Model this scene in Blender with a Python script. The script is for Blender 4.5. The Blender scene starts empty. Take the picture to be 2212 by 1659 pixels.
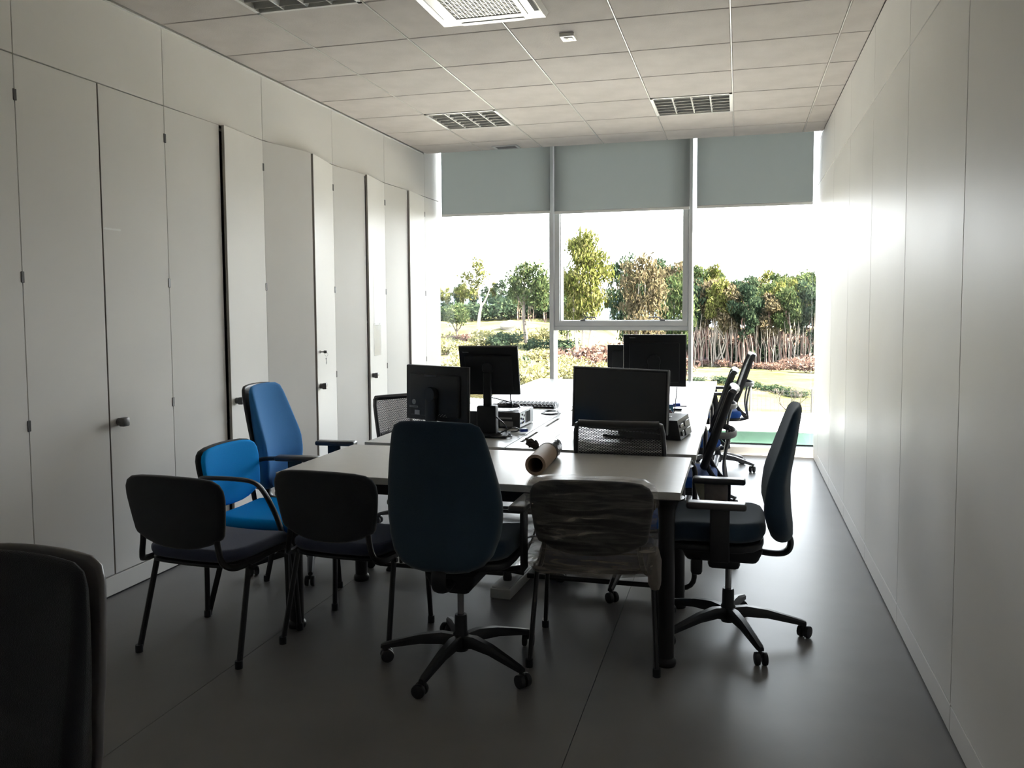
import bpy, bmesh, math, random
import numpy as np
from mathutils import Vector, Matrix, noise
random.seed(7); rng = np.random.default_rng(11)
C = bpy.context.scene.collection
SC = bpy.context.scene
PI = math.pi
# ------------------------------------------------------------------ camera
cam_d = bpy.data.cameras.new('camera'); cam = bpy.data.objects.new('camera', cam_d); C.objects.link(cam)
cam_d.sensor_width = 36.0; cam_d.lens = 1807.297 / 2212 * 36.0
cam_d.shift_y = -(829.5 - 781.627) / 2212
cam_d.clip_start = .02; cam_d.clip_end = 3000
_yaw, _pit, _rol = -0.264, -0.06485, -0.00642
_f = Vector((math.sin(_yaw)*math.cos(_pit), math.cos(_yaw)*math.cos(_pit), math.sin(_pit)))
_r = Vector((math.cos(_yaw), -math.sin(_yaw), 0)); _u = _r.cross(_f)
_r2 = math.cos(_rol)*_r + math.sin(_rol)*_u; _u2 = -math.sin(_rol)*_r + math.cos(_rol)*_u
_m = Matrix((_r2, _u2, -_f)).transposed().to_4x4(); _m.translation = Vector((0, 0, 1.4704)); cam.matrix_world = _m
SC.camera = cam
# ------------------------------------------------------------------ colour management
SC.view_settings.view_transform = 'Standard'; SC.view_settings.look = 'None'
SC.view_settings.gamma = 1.0; SC.view_settings.exposure = 0.85; SC.view_settings.use_curve_mapping = False
# ------------------------------------------------------------------ sky
W = bpy.data.worlds.new('sky'); SC.world = W; W.use_nodes = True
nt = W.node_tree; nt.nodes.clear()
wo = nt.nodes.new('ShaderNodeOutputWorld'); bg = nt.nodes.new('ShaderNodeBackground')
tc = nt.nodes.new('ShaderNodeTexCoord'); sx = nt.nodes.new('ShaderNodeSeparateXYZ'); rp = nt.nodes.new('ShaderNodeValToRGB')
nt.links.new(tc.outputs['Generated'], sx.inputs[0]); nt.links.new(sx.outputs['Z'], rp.inputs[0])
rp.color_ramp.elements[0].position = 0.0; rp.color_ramp.elements[0].color = (.98, .985, 1.0, 1)
rp.color_ramp.elements[1].position = .75; rp.color_ramp.elements[1].color = (.62, .72, .86, 1)
nt.links.new(rp.outputs[0], bg.inputs[0]); bg.inputs[1].default_value = 9.6
nt.links.new(bg.outputs[0], wo.inputs[0])
# ------------------------------------------------------------------ sun (side-on to the facade, high right)
sd = bpy.data.lights.new('sun', 'SUN'); sd.energy = 100.0; sd.angle = .02; sd.color = (1, .90, .74)
sun = bpy.data.objects.new('sun', sd); C.objects.link(sun)
sun.rotation_euler = Vector((-.80, .03, -.60)).to_track_quat('-Z', 'Y').to_euler()
# portal on the window opening: guides sampling of the daylight, gives no light itself
pd = bpy.data.lights.new('window_portal', 'AREA'); pd.shape = 'RECTANGLE'; pd.size = 3.95; pd.size_y = 3.2
pd.cycles.is_portal = True
po = bpy.data.objects.new('window_portal', pd); C.objects.link(po); po.location = (-1.19, 8.80, 1.67)
po.rotation_euler = (math.radians(-90), 0, 0)
SC.cycles.use_denoising = True
SC.cycles.max_bounces = 12; SC.cycles.diffuse_bounces = 8; SC.cycles.transparent_max_bounces = 24
SC.cycles.caustics_reflective = False; SC.cycles.caustics_refractive = False
SC.cycles.sample_clamp_indirect = 6.0

# ================================================================== materials
def mat(name, col, rough=.5, metal=0.0, spec=.5, var=0.0, scale=8.0, stretch=(1, 1, 1), bump=0.0, bscale=60.0, sheen=0.0, rvar=0.0, coat=0.0, sheencol=None):
    m = bpy.data.materials.new(name); m.use_nodes = True; n = m.node_tree; b = n.nodes['Principled BSDF']
    b.inputs['Base Color'].default_value = (*col, 1); b.inputs['Roughness'].default_value = rough
    b.inputs['Metallic'].default_value = metal; b.inputs['Specular IOR Level'].default_value = spec
    if sheen:
        b.inputs['Sheen Weight'].default_value = sheen; b.inputs['Sheen Roughness'].default_value = .45
        if sheencol: b.inputs['Sheen Tint'].default_value = (*sheencol, 1)
    if coat: b.inputs['Coat Weight'].default_value = coat; b.inputs['Coat Roughness'].default_value = .12
    t = n.nodes.new('ShaderNodeTexCoord'); mp = n.nodes.new('ShaderNodeMapping'); mp.inputs['Scale'].default_value = stretch
    n.links.new(t.outputs['Object'], mp.inputs[0])
    if var or rvar:
        nz = n.nodes.new('ShaderNodeTexNoise'); nz.inputs['Scale'].default_value = scale; nz.inputs['Detail'].default_value = 5
        n.links.new(mp.outputs[0], nz.inputs[0])
    if var:
        r = n.nodes.new('ShaderNodeValToRGB')
        r.color_ramp.elements[0].position = .3; r.color_ramp.elements[1].position = .7
        r.color_ramp.elements[0].color = (*[max(0, c*(1-var)) for c in col], 1)
        r.color_ramp.elements[1].color = (*[min(1, c*(1+var)) for c in col], 1)
        n.links.new(nz.outputs['Fac'], r.inputs[0]); n.links.new(r.outputs[0], b.inputs['Base Color'])
    if rvar:
        mr = n.nodes.new('ShaderNodeMapRange'); mr.inputs['To Min'].default_value = max(0.02, rough-rvar); mr.inputs['To Max'].default_value = rough+rvar
        mr.inputs['From Min'].default_value = .3; mr.inputs['From Max'].default_value = .7
        n.links.new(nz.outputs['Fac'], mr.inputs['Value']); n.links.new(mr.outputs[0], b.inputs['Roughness'])
    if bump:
        nb = n.nodes.new('ShaderNodeTexNoise'); nb.inputs['Scale'].default_value = bscale; nb.inputs['Detail'].default_value = 3
        n.links.new(mp.outputs[0], nb.inputs[0])
        bp = n.nodes.new('ShaderNodeBump'); bp.inputs['Strength'].default_value = bump; bp.inputs['Distance'].default_value = .004
        n.links.new(nb.outputs['Fac'], bp.inputs['Height']); n.links.new(bp.outputs[0], b.inputs['Normal'])
    return m

M = {}
M['laminate'] = mat('laminate', (.83, .815, .785), .42, spec=.05, var=.025, scale=1.3, bump=.02, bscale=3, rvar=.04)
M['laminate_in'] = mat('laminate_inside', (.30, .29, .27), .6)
M['door_edge'] = mat('door_edge_lipping', (.36, .335, .30), .5)
M['wallpaint'] = mat('wall_paint', (.70, .68, .65), .8, var=.03, scale=2)
M['tile'] = mat('ceiling_tile', (.54, .505, .48), .95, spec=.1, var=.07, scale=5, bump=.25, bscale=160)
M['grid'] = mat('ceiling_grid', (.30, .29, .27), .7)
M['floor'] = mat('vinyl_floor', (.22, .212, .210), .36, spec=.08, var=.06, scale=3.0, bump=.03, bscale=90, rvar=.012)
M['desk'] = mat('desk_laminate', (.56, .555, .54), .30, spec=.5, var=.02, scale=20, bump=.01, bscale=200)
M['deskedge'] = mat('desk_edge_band', (.30, .29, .28), .5)
M['desknear'] = mat('grey_desk_laminate', (.62, .61, .59), .32, spec=.45, var=.02, scale=20)
M['alu'] = mat('painted_aluminium', (.52, .53, .53), .42, metal=0.0, spec=.5)
M['blind'] = None
M['blackp'] = mat('black_plastic', (.024, .024, .028), .42, spec=.45, bump=.05, bscale=400)
M['blackm'] = mat('black_metal', (.020, .018, .020), .33, spec=.5)
M['greyp'] = mat('grey_plastic', (.15, .15, .16), .38)
M['padp'] = mat('armrest_plastic', (.075, .072, .078), .33)
M['fab_black'] = mat('black_fabric', (.030, .031, .036), .95, spec=.1, sheen=.35, bump=.5, bscale=500)
M['fab_navy'] = mat('navy_fabric', (.075, .085, .145), .9, spec=.15, sheen=.3, bump=.5, bscale=500)
M['fab_teal'] = mat('dark_teal_fabric', (.028, .055, .092), .85, spec=.2, sheen=.35, bump=.5, bscale=500)
M['fab_blue'] = mat('blue_fabric', (.0, .34, .95), .8, spec=.1, sheen=.0, bump=.4, bscale=500)
M['fab_steel'] = mat('steel_blue_fabric', (.04, .20, .50), .8, spec=.1, sheen=.25, sheencol=(.5, .75, 1), bump=.4, bscale=500)
M['fab_royal'] = mat('royal_blue_fabric', (.02, .10, .42), .85, spec=.2, sheen=.2, bump=.4, bscale=500)
M['shell'] = mat('dark_grey_shell', (.17, .16, .17), .35)
M['chrome'] = mat('chrome', (.55, .55, .56), .18, metal=1.0)
M['steel'] = mat('zinc_steel', (.42, .43, .44), .38, metal=.9)
M['white'] = mat('white_plastic', (.74, .73, .70), .35)
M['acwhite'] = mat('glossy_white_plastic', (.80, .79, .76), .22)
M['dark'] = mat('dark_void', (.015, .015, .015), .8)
M['knob'] = mat('knob_grey', (.10, .10, .10), .35)
M['card'] = mat('cardboard_tube', (.33, .24, .175), .6, var=.12, scale=9, stretch=(3, .5, 3))
M['card_in'] = mat('cardboard_inner', (.10, .095, .09), .7)
M['foil'] = mat('shiny_tape', (.55, .55, .57), .15, metal=.85, var=.3, scale=40, bump=.6, bscale=60)
M['rag'] = mat('dark_brown_tape', (.045, .034, .03), .6)
M['monitor'] = mat('monitor_black', (.010, .011, .014), .5, spec=.35)
M['screen'] = mat('screen_glass', (.006, .007, .009), .16, spec=.5)
M['bezel'] = mat('bezel_rim', (.20, .20, .21), .35)
M['paper'] = mat('paper', (.93, .93, .91), .7)
M['label'] = mat('label_grey', (.22, .22, .22), .5)
M['brand'] = mat('badge_silver', (.40, .40, .41), .5)
M['bluep'] = mat('blue_plastic', (.012, .045, .32), .35)
M['tealp'] = mat('teal_plastic', (.01, .12, .20), .35)
M['redp'] = mat('dark_red_plastic', (.09, .012, .02), .35)
M['stone'] = mat('parapet_stone', (.84, .83, .80), .85, var=.04, scale=6)
M['parap_shade'] = mat('parapet_shade_green', (.22, .325, .275), .85, var=.05, scale=6)  # shade and green glass tint of the room-facing side put into the colour
M['foam'] = mat('dirty_foam', (.20, .175, .16), .6, var=.15, scale=25)
M['cream'] = mat('cream_strip', (.75, .70, .52), .6)
M['wrapbrown'] = mat('packing_paper', (.36, .31, .29), .6, var=.15, scale=25)
M['bark'] = mat('eucalyptus_bark', (.045, .034, .027), .9, var=.3, scale=6, stretch=(1, 1, .3))
M['barkpale'] = mat('pale_bark', (.13, .11, .09), .9, var=.25, scale=5, stretch=(1, 1, .3))
M['barkred'] = mat('reddish_bark', (.075, .042, .032), .9, var=.3, scale=6)
M['rock'] = mat('pale_rock', (.16, .15, .14), .9, var=.2, scale=2, bump=.5, bscale=5)
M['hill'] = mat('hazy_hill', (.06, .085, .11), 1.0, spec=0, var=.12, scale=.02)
M['fencepost'] = mat('fence_post', (.07, .062, .05), .9)
M['wire'] = mat('fence_wire', (.045, .043, .04), .6)

def blind_mat():
    m = bpy.data.materials.new('roller_fabric'); m.use_nodes = True; n = m.node_tree; n.nodes.clear()
    o = n.nodes.new('ShaderNodeOutputMaterial'); mx = n.nodes.new('ShaderNodeMixShader'); mx.inputs[0].default_value = .46
    d = n.nodes.new('ShaderNodeBsdfDiffuse'); d.inputs[0].default_value = (.27, .285, .28, 1)
    t = n.nodes.new('ShaderNodeBsdfTranslucent'); t.inputs[0].default_value = (.42, .44, .43, 1)
    n.links.new(d.outputs[0], mx.inputs[1]); n.links.new(t.outputs[0], mx.inputs[2]); n.links.new(mx.outputs[0], o.inputs[0]); return m
M['blind'] = blind_mat()

def glass_mat():
    m = bpy.data.materials.new('window_glass'); m.use_nodes = True; n = m.node_tree; n.nodes.clear()
    o = n.nodes.new('ShaderNodeOutputMaterial'); mx = n.nodes.new('ShaderNodeMixShader')
    t = n.nodes.new('ShaderNodeBsdfTransparent'); t.inputs[0].default_value = (.95, .965, .958, 1)
    g = n.nodes.new('ShaderNodeBsdfGlossy'); g.inputs['Roughness'].default_value = .01; g.inputs[0].default_value = (.9, .95, .93, 1)
    fr = n.nodes.new('ShaderNodeFresnel'); fr.inputs[0].default_value = 1.45
    n.links.new(fr.outputs[0], mx.inputs[0]); n.links.new(t.outputs[0], mx.inputs[1]); n.links.new(g.outputs[0], mx.inputs[2])
    n.links.new(mx.outputs[0], o.inputs[0]); return m
M['glass'] = glass_mat()

def film_mat(nm, lo, hi):
    m = bpy.data.materials.new(nm); m.use_nodes = True; n = m.node_tree; n.nodes.clear()
    o = n.nodes.new('ShaderNodeOutputMaterial'); mx = n.nodes.new('ShaderNodeMixShader')
    t = n.nodes.new('ShaderNodeBsdfTransparent'); p = n.nodes.new('ShaderNodeBsdfPrincipled')
    p.inputs['Base Color'].default_value = (.44, .40, .36, 1); p.inputs['Roughness'].default_value = .2
    tc = n.nodes.new('ShaderNodeTexCoord'); mp = n.nodes.new('ShaderNodeMapping')
    mp.inputs['Rotation'].default_value = (0, .55, 0); mp.inputs['Scale'].default_value = (3.0, 3, 22)
    nz = n.nodes.new('ShaderNodeTexNoise'); nz.inputs['Scale'].default_value = 1.6; nz.inputs['Detail'].default_value = 7; nz.inputs['Distortion'].default_value = 1.2
    r = n.nodes.new('ShaderNodeValToRGB'); r.color_ramp.elements[0].position = .46; r.color_ramp.elements[0].color = (lo, lo, lo, 1)
    r.color_ramp.elements[1].position = .74; r.color_ramp.elements[1].color = (hi, hi, hi, 1)
    bp = n.nodes.new('ShaderNodeBump'); bp.inputs['Strength'].default_value = .9; bp.inputs['Distance'].default_value = .02
    L = n.links.new
    L(tc.outputs['Object'], mp.inputs[0]); L(mp.outputs[0], nz.inputs[0]); L(nz.outputs['Fac'], r.inputs[0]); L(r.outputs[0], mx.inputs[0])
    L(nz.outputs['Fac'], bp.inputs['Height']); L(bp.outputs[0], p.inputs['Normal'])
    L(t.outputs[0], mx.inputs[1]); L(p.outputs[0], mx.inputs[2]); L(mx.outputs[0], o.inputs[0]); return m
M['film'] = film_mat('stretch_film', .10, .60)
M['film2'] = film_mat('folded_film', .26, .75)

def clear_mat():
    m = bpy.data.materials.new('clear_plastic'); m.use_nodes = True; n = m.node_tree; n.nodes.clear()
    o = n.nodes.new('ShaderNodeOutputMaterial'); mx = n.nodes.new('ShaderNodeMixShader'); mx.inputs[0].default_value = .45
    t = n.nodes.new('ShaderNodeBsdfTransparent'); p = n.nodes.new('ShaderNodeBsdfPrincipled'); p.inputs['Roughness'].default_value = .12
    p.inputs['Base Color'].default_value = (.75, .75, .74, 1)
    n.links.new(t.outputs[0], mx.inputs[1]); n.links.new(p.outputs[0], mx.inputs[2]); n.links.new(mx.outputs[0], o.inputs[0]); return m
M['clear'] = clear_mat()

def mesh_fabric():
    m = bpy.data.materials.new('mesh_fabric'); m.use_nodes = True; n = m.node_tree; n.nodes.clear(); L = n.links.new
    o = n.nodes.new('ShaderNodeOutputMaterial'); mx = n.nodes.new('ShaderNodeMixShader')
    t = n.nodes.new('ShaderNodeBsdfTransparent'); p = n.nodes.new('ShaderNodeBsdfPrincipled')
    p.inputs['Base Color'].default_value = (.03, .031, .036, 1); p.inputs['Roughness'].default_value = .6
    tc = n.nodes.new('ShaderNodeTexCoord'); sp = n.nodes.new('ShaderNodeSeparateXYZ'); cb = n.nodes.new('ShaderNodeCombineXYZ')
    L(tc.outputs['Object'], sp.inputs[0]); L(sp.outputs['X'], cb.inputs['X']); L(sp.outputs['Z'], cb.inputs['Y'])
    br = n.nodes.new('ShaderNodeTexBrick'); br.inputs['Scale'].default_value = 1.0
    br.inputs['Brick Width'].default_value = .017; br.inputs['Row Height'].default_value = .0066
    br.inputs['Mortar Size'].default_value = .0024; br.inputs['Mortar Smooth'].default_value = .1
    L(cb.outputs[0], br.inputs['Vector']); L(br.outputs['Fac'], mx.inputs[0]); L(t.outputs[0], mx.inputs[1]); L(p.outputs[0], mx.inputs[2])
    L(mx.outputs[0], o.inputs[0]); return m
M['mesh'] = mesh_fabric()

def leaf_mat(name, c1, c2, c3):
    m = bpy.data.materials.new(name); m.use_nodes = True; n = m.node_tree; n.nodes.clear(); L = n.links.new
    o = n.nodes.new('ShaderNodeOutputMaterial'); mx = n.nodes.new('ShaderNodeMixShader'); mx.inputs[0].default_value = .35
    d = n.nodes.new('ShaderNodeBsdfDiffuse'); t = n.nodes.new('ShaderNodeBsdfTranslucent')
    g = n.nodes.new('ShaderNodeNewGeometry'); r = n.nodes.new('ShaderNodeValToRGB')
    e = r.color_ramp.elements; e[0].color = (*c1, 1); e[1].color = (*c3, 1); k = e.new(.55); k.color = (*c2, 1)
    L(g.outputs['Random Per Island'], r.inputs[0]); L(r.outputs[0], d.inputs[0]); L(r.outputs[0], t.inputs[0])
    L(d.outputs[0], mx.inputs[1]); L(t.outputs[0], mx.inputs[2]); L(mx.outputs[0], o.inputs[0]); return m
M['leafy'] = leaf_mat('leaf_yellow_green', (0.027, 0.0351, 0.0081), (0.054, 0.0567, 0.0162), (0.0972, 0.0891, 0.0378))
M['leafg'] = leaf_mat('leaf_green', (0.0135, 0.023, 0.0095), (0.027, 0.0378, 0.0162), (0.054, 0.0621, 0.027))
M['leafd'] = leaf_mat('leaf_dark_green', (0.0081, 0.0149, 0.0095), (0.0176, 0.027, 0.0162), (0.0324, 0.0432, 0.0243))
M['leafb'] = leaf_mat('leaf_olive_brown', (0.027, 0.023, 0.0135), (0.0567, 0.0486, 0.027), (0.1026, 0.0783, 0.0513))
M['leafr'] = leaf_mat('leaf_dry_pink', (0.0432, 0.0243, 0.0203), (0.0864, 0.054, 0.0432), (0.1242, 0.0891, 0.0756))
M['leafs'] = leaf_mat('leaf_straw', (.060, .056, .020), (.105, .100, .045), (.160, .145, .090))

def ground_mat():
    m = mat('meadow', (.30, .29, .12), 1.0, spec=0); n = m.node_tree; b = n.nodes['Principled BSDF']; L = n.links.new
    tc = n.nodes.new('ShaderNodeTexCoord'); a = n.nodes.new('ShaderNodeTexNoise'); a.inputs['Scale'].default_value = .35; a.inputs['Detail'].default_value = 8; a.inputs['Roughness'].default_value = .7
    r = n.nodes.new('ShaderNodeValToRGB'); e = r.color_ramp.elements
    e[0].position = .33; e[0].color = (.022, .026, .009, 1); e[1].position = .68; e[1].color = (.070, .057, .038, 1)
    k = e.new(.48); k.color = (.052, .050, .021, 1)
    L(tc.outputs['Object'], a.inputs[0]); L(a.outputs['Fac'], r.inputs[0]); L(r.outputs[0], b.inputs['Base Color']); return m
M['ground'] = ground_mat()
M['bounce_paving'] = mat('added_bounce_yard', (.30, .29, .265), .9, var=.08, scale=.8)  # unseen pale yard, added to throw sunlight up onto the ceiling

# ================================================================== mesh helpers
class MB:
    def __init__(s): s.v = []; s.f = []
    def add(s, vs, fs):
        o = len(s.v); s.v += [tuple(p) for p in vs]; s.f += [tuple(i+o for i in f) for f in fs]; return s
    def box(s, c, d, rot=None):
        hx, hy, hz = d[0]/2, d[1]/2, d[2]/2
        vs = [Vector((x, y, z)) for x in (-hx, hx) for y in (-hy, hy) for z in (-hz, hz)]
        if rot is not None: vs = [rot @ p for p in vs]
        return s.add([p+Vector(c) for p in vs], [(0, 1, 3, 2), (4, 6, 7, 5), (0, 4, 5, 1), (2, 3, 7, 6), (0, 2, 6, 4), (1, 5, 7, 3)])
    def rbox(s, c, d, r=.004, seg=2, rot=None, taper=None):
        bm = bmesh.new(); bmesh.ops.create_cube(bm, size=1)
        for p in bm.verts:
            p.co = Vector((p.co.x*d[0], p.co.y*d[1], p.co.z*d[2]))
            if taper and p.co.z > 0: p.co.x *= taper[0]; p.co.y *= taper[1]
        bmesh.ops.bevel(bm, geom=bm.edges[:], offset=r, segments=seg, profile=.5, affect='EDGES')
        bm.verts.index_update(); vs = [p.co.copy() for p in bm.verts]
        if rot is not None: vs = [rot @ p for p in vs]
        s.add([p+Vector(c) for p in vs], [[q.index for q in f.verts] for f in bm.faces]); bm.free(); return s
    def tube(s, pts, r, n=8, ry=None, up=None, caps=True, closed=False):
        pts = [Vector(p) for p in pts]; N = len(pts); rings = []
        rr = r if hasattr(r, '__len__') else [r]*N
        prev = Vector(up) if up else None
        for i, p in enumerate(pts):
            if closed: t = pts[(i+1) % N]-pts[i-1]
            else: t = pts[min(i+1, N-1)]-pts[max(i-1, 0)]
            if t.length < 1e-9: t = Vector((0, 0, 1))
            t.normalize()
            a = prev if prev is not None else (Vector((0, 0, 1)) if abs(t.z) < .9 else Vector((1, 0, 0)))
            a = a-t*a.dot(t)
            if a.length < 1e-6: a = Vector((1, 0, 0))-t*t.x
            a.normalize(); b = t.cross(a)
            if not up: prev = a
            ra = rr[i]; rb = (ry*rr[i]/rr[0] if ry else ra)
            rings.append([p+a*ra*math.cos(2*PI*k/n)+b*rb*math.sin(2*PI*k/n) for k in range(n)])
        vs = [q for R in rings for q in R]; fs = []
        for i in range(N if closed else N-1):
            j = (i+1) % N
            for k in range(n): fs.append((i*n+k, i*n+(k+1) % n, j*n+(k+1) % n, j*n+k))
        if caps and not closed: fs.append(tuple(range(n))[::-1]); fs.append(tuple((N-1)*n+k for k in range(n)))
        return s.add(vs, fs)
    def lathe(s, prof, at=(0, 0, 0), n=16, rot=None):
        vs = []; fs = []
        for r, z in prof:
            for k in range(n):
                p = Vector((r*math.cos(2*PI*k/n), r*math.sin(2*PI*k/n), z))
                vs.append((rot @ p if rot is not None else p)+Vector(at))
        for i in range(len(prof)-1):
            for k in range(n): fs.append((i*n+k, i*n+(k+1) % n, (i+1)*n+(k+1) % n, (i+1)*n+k))
        fs.append(tuple(range(n))[::-1]); fs.append(tuple((len(prof)-1)*n+k for k in range(n)))
        return s.add(vs, fs)
    def prism(s, outl, z0, z1, fn=lambda a, b, c: (a, b, c)):
        n = len(outl); vs = [fn(a, b, z) for z in (z0, z1) for a, b in outl]
        fs = [tuple(range(n))[::-1], tuple(range(n, 2*n))]+[(k, (k+1) % n, n+(k+1) % n, n+k) for k in range(n)]
        return s.add(vs, fs)
    def cushion(s, outl, t, r, fn, inner=(.85, .6, .3), seg=4):
        cx = sum(p[0] for p in outl)/len(outl); cy = sum(p[1] for p in outl)/len(outl)
        R = sum(math.hypot(p[0]-cx, p[1]-cy) for p in outl)/len(outl); n = len(outl); lay = []
        for k in inner[::-1]: lay.append((k*(1-r/R), -t/2))
        for i in range(seg+1):
            a = i/seg*PI/2; lay.append((1-r/R*(1-math.sin(a)), -t/2+r*(1-math.cos(a))))
        for i in range(seg+1):
            a = (1-i/seg)*PI/2; lay.append((1-r/R*(1-math.sin(a)), t/2-r*(1-math.cos(a))))
        for k in inner: lay.append((k*(1-r/R), t/2))
        vs = [fn(cx, cy, -t/2)]; fs = []
        for sc_, z in lay:
            for a, b in outl: vs.append(fn(cx+(a-cx)*sc_, cy+(b-cy)*sc_, z))
        vs.append(fn(cx, cy, t/2)); L = len(lay)
        for k in range(n): fs.append((0, 1+(k+1) % n, 1+k)); fs.append((len(vs)-1, 1+(L-1)*n+k, 1+(L-1)*n+(k+1) % n))
        for i in range(L-1):
            for k in range(n): fs.append((1+i*n+k, 1+i*n+(k+1) % n, 1+(i+1)*n+(k+1) % n, 1+(i+1)*n+k))
        return s.add(vs, fs)
    def build(s, name, m, parent=None, smooth=True, loc=None, ang=.7):
        me = bpy.data.meshes.new(name); me.from_pydata(s.v, [], s.f); me.update()
        bm = bmesh.new(); bm.from_mesh(me); bmesh.ops.recalc_face_normals(bm, faces=bm.faces[:]); bm.to_mesh(me); bm.free()
        if smooth: me.shade_smooth(); me.set_sharp_from_angle(angle=ang)
        ms = m if isinstance(m, (list, tuple)) else [m]
        for q in ms: me.materials.append(q)
        o = bpy.data.objects.new(name, me); C.objects.link(o)
        if parent is not None: o.parent = parent
        if loc is not None: o.location = loc
        return o

def B(c, d, r=0, **k):
    m = MB(); return m.rbox(c, d, r, **k) if r else m.box(c, d, **k)
def tag(o, label=None, cat=None, group=None, kind=None):
    if label: o['label'] = label
    if cat: o['category'] = cat
    if group: o['group'] = group
    if kind: o['kind'] = kind
    return o
def thing(name, label, cat, loc=(0, 0, 0), rz=0.0, group=None):
    o = bpy.data.objects.new(name, None); C.objects.link(o); o.location = loc; o.rotation_euler = (0, 0, rz); o.empty_display_size = .1
    return tag(o, label, cat, group)
def kids(o): return [c for c in bpy.data.objects if c.parent == o]
def dup(root, loc, rz=0.0, label=None, group=None, scale=None):
    r = root.copy(); C.objects.link(r); r.location = loc; r.rotation_euler = (0, 0, rz)
    if label: r['label'] = label
    if group: r['group'] = group
    if scale: r.scale = scale
    for ch in CH[root.name]:
        c = ch.copy(); C.objects.link(c); c.parent = r
        for g in CH.get(ch.name, []):
            d = g.copy(); C.objects.link(d); d.parent = c
    return r
CH = {}
def reg(root):
    CH[root.name] = list(root.children)
    for c in root.children: CH[c.name] = list(c.children)
def arc(c, r, a0, a1, n, fn): return [fn(c[0]+r*math.cos(a0+(a1-a0)*i/n), c[1]+r*math.sin(a0+(a1-a0)*i/n)) for i in range(n+1)]
def smooth(pts, k=6):
    P = [Vector(p) for p in pts]; out = []
    for i in range(len(P)-1):
        p0 = P[max(i-1, 0)]; p1 = P[i]; p2 = P[i+1]; p3 = P[min(i+2, len(P)-1)]
        for j in range(k):
            t = j/k; out.append(.5*((2*p1)+(-p0+p2)*t+(2*p0-5*p1+4*p2-p3)*t*t+(-p0+3*p1-3*p2+p3)*t**3))
    out.append(P[-1]); return out

# ================================================================== ROOM
XL, XR, ZC = -3.084, .711, 3.021
ZJ, ZB = 2.597, .111
YB = -2.5
# --- floor: vinyl sheets with welded seams
fl = B((-1.2, 3.1, -.06), (5.4, 11.5, .1)).build('floor', M['dark'], smooth=False); tag(fl, kind='structure')
xs = [-3.60, -2.003, -.530, .86]
for a, b in zip(xs[:-1], xs[1:]):
    B(((a+b)/2, 3.12, -.005), (b-a-.0025, 11.3, .01)).build('vinyl_sheet', M['floor'], fl, smooth=False)
# --- shell
tag(B((-3.72, 3.0, 1.65), (.2, 11.2, 3.5)).build('wall_left', M['wallpaint'], smooth=False), kind='structure')
wr = B((.80, 2.95, 1.65), (.12, 11.1, 3.5)).build('wall_right', M['laminate_in'], smooth=False); tag(wr, kind='structure')
tag(B((-1.4, YB-.1, 1.65), (5.0, .2, 3.5)).build('wall_back', M['wallpaint'], smooth=False), kind='structure')
ce = B((-1.4, 3.15, 3.40), (5.0, 11.5, .1)).build('ceiling', M['grid'], smooth=False); tag(ce, kind='structure')
B((-1.4, 2.75, 3.062), (4.6, 10.58, .02)).build('grid_backing', M['grid'], ce, smooth=False)
B((-1.19, 8.04, 3.20), (4.1, .02, .33)).build('recess_edge', M['tile'], ce, smooth=False)
# ceiling tiles on the 600 mm grid
X0, Y0 = -1.2569, 4.6127
skip = {(-2, -2), (-2, 3), (1, 3)}
full = None
def tile_mb(x0, x1, y0, y1):
    g = .0022; m = MB(); c = .006; x0 += g; x1 -= g; y0 += g; y1 -= g
    vs = [(x, y, z) for z, k in ((ZC, c), (ZC+c, 0), (ZC+.018, 0)) for x, y in ((x0+k, y0+k), (x1-k, y0+k), (x1-k, y1-k), (x0+k, y1-k))]
    cx, cy = (x0+x1)/2, (y0+y1)/2; vs = [(a-cx, b-cy, z) for a, b, z in vs]
    fs = [(0, 3, 2, 1), (8, 9, 10, 11)]+[(L*4+k, L*4+(k+1) % 4, L*4+4+(k+1) % 4, L*4+4+k) for L in (0, 1) for k in range(4)]
    return m.add(vs, fs), (cx, cy, 0)
for i in range(-4, 4):
    for j in range(-12, 7):
        if (i, j) in skip: continue
        x0, x1 = max(X0+.6*i, XL+.014), min(X0+.6*i+.6, XR+.004); y0, y1 = max(Y0+.6*j, YB), min(Y0+.6*j+.6, 8.035)
        if x1-x0 < .03 or y1-y0 < .03: continue
        isfull = abs(x1-x0-.6) < 1e-6 and abs(y1-y0-.6) < 1e-6
        if isfull and full is not None:
            o = bpy.data.objects.new('ceiling_tile', full); C.objects.link(o); o.parent = ce
            o.location = ((x0+x1)/2, (y0+y1)/2, 0)
        else:
            mb, l = tile_mb(x0, x1, y0, y1); o = mb.build('ceiling_tile', M['tile'], ce, smooth=False, loc=l)
            if isfull: full = o.data
for i in range(-4, 4):
    if XL+.05 < X0+.6*i < XR-.02: MB().box((X0+.6*i, 2.75, ZC+.0012), (.0042, 10.5, .003)).build('lit_edge_strip', M['acwhite'], ce, smooth=False)  # pale strips stand for the lit tile bevels along the room's depth
tr = MB().box((XL+.010, 2.75, ZC-.004), (.022, 10.5, .004)).box((XL+.001, 2.75, ZC+.010), (.003, 10.5, .024)).build('trim_1', M['acwhite'], smooth=False)
tag(tr, kind='structure')

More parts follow.
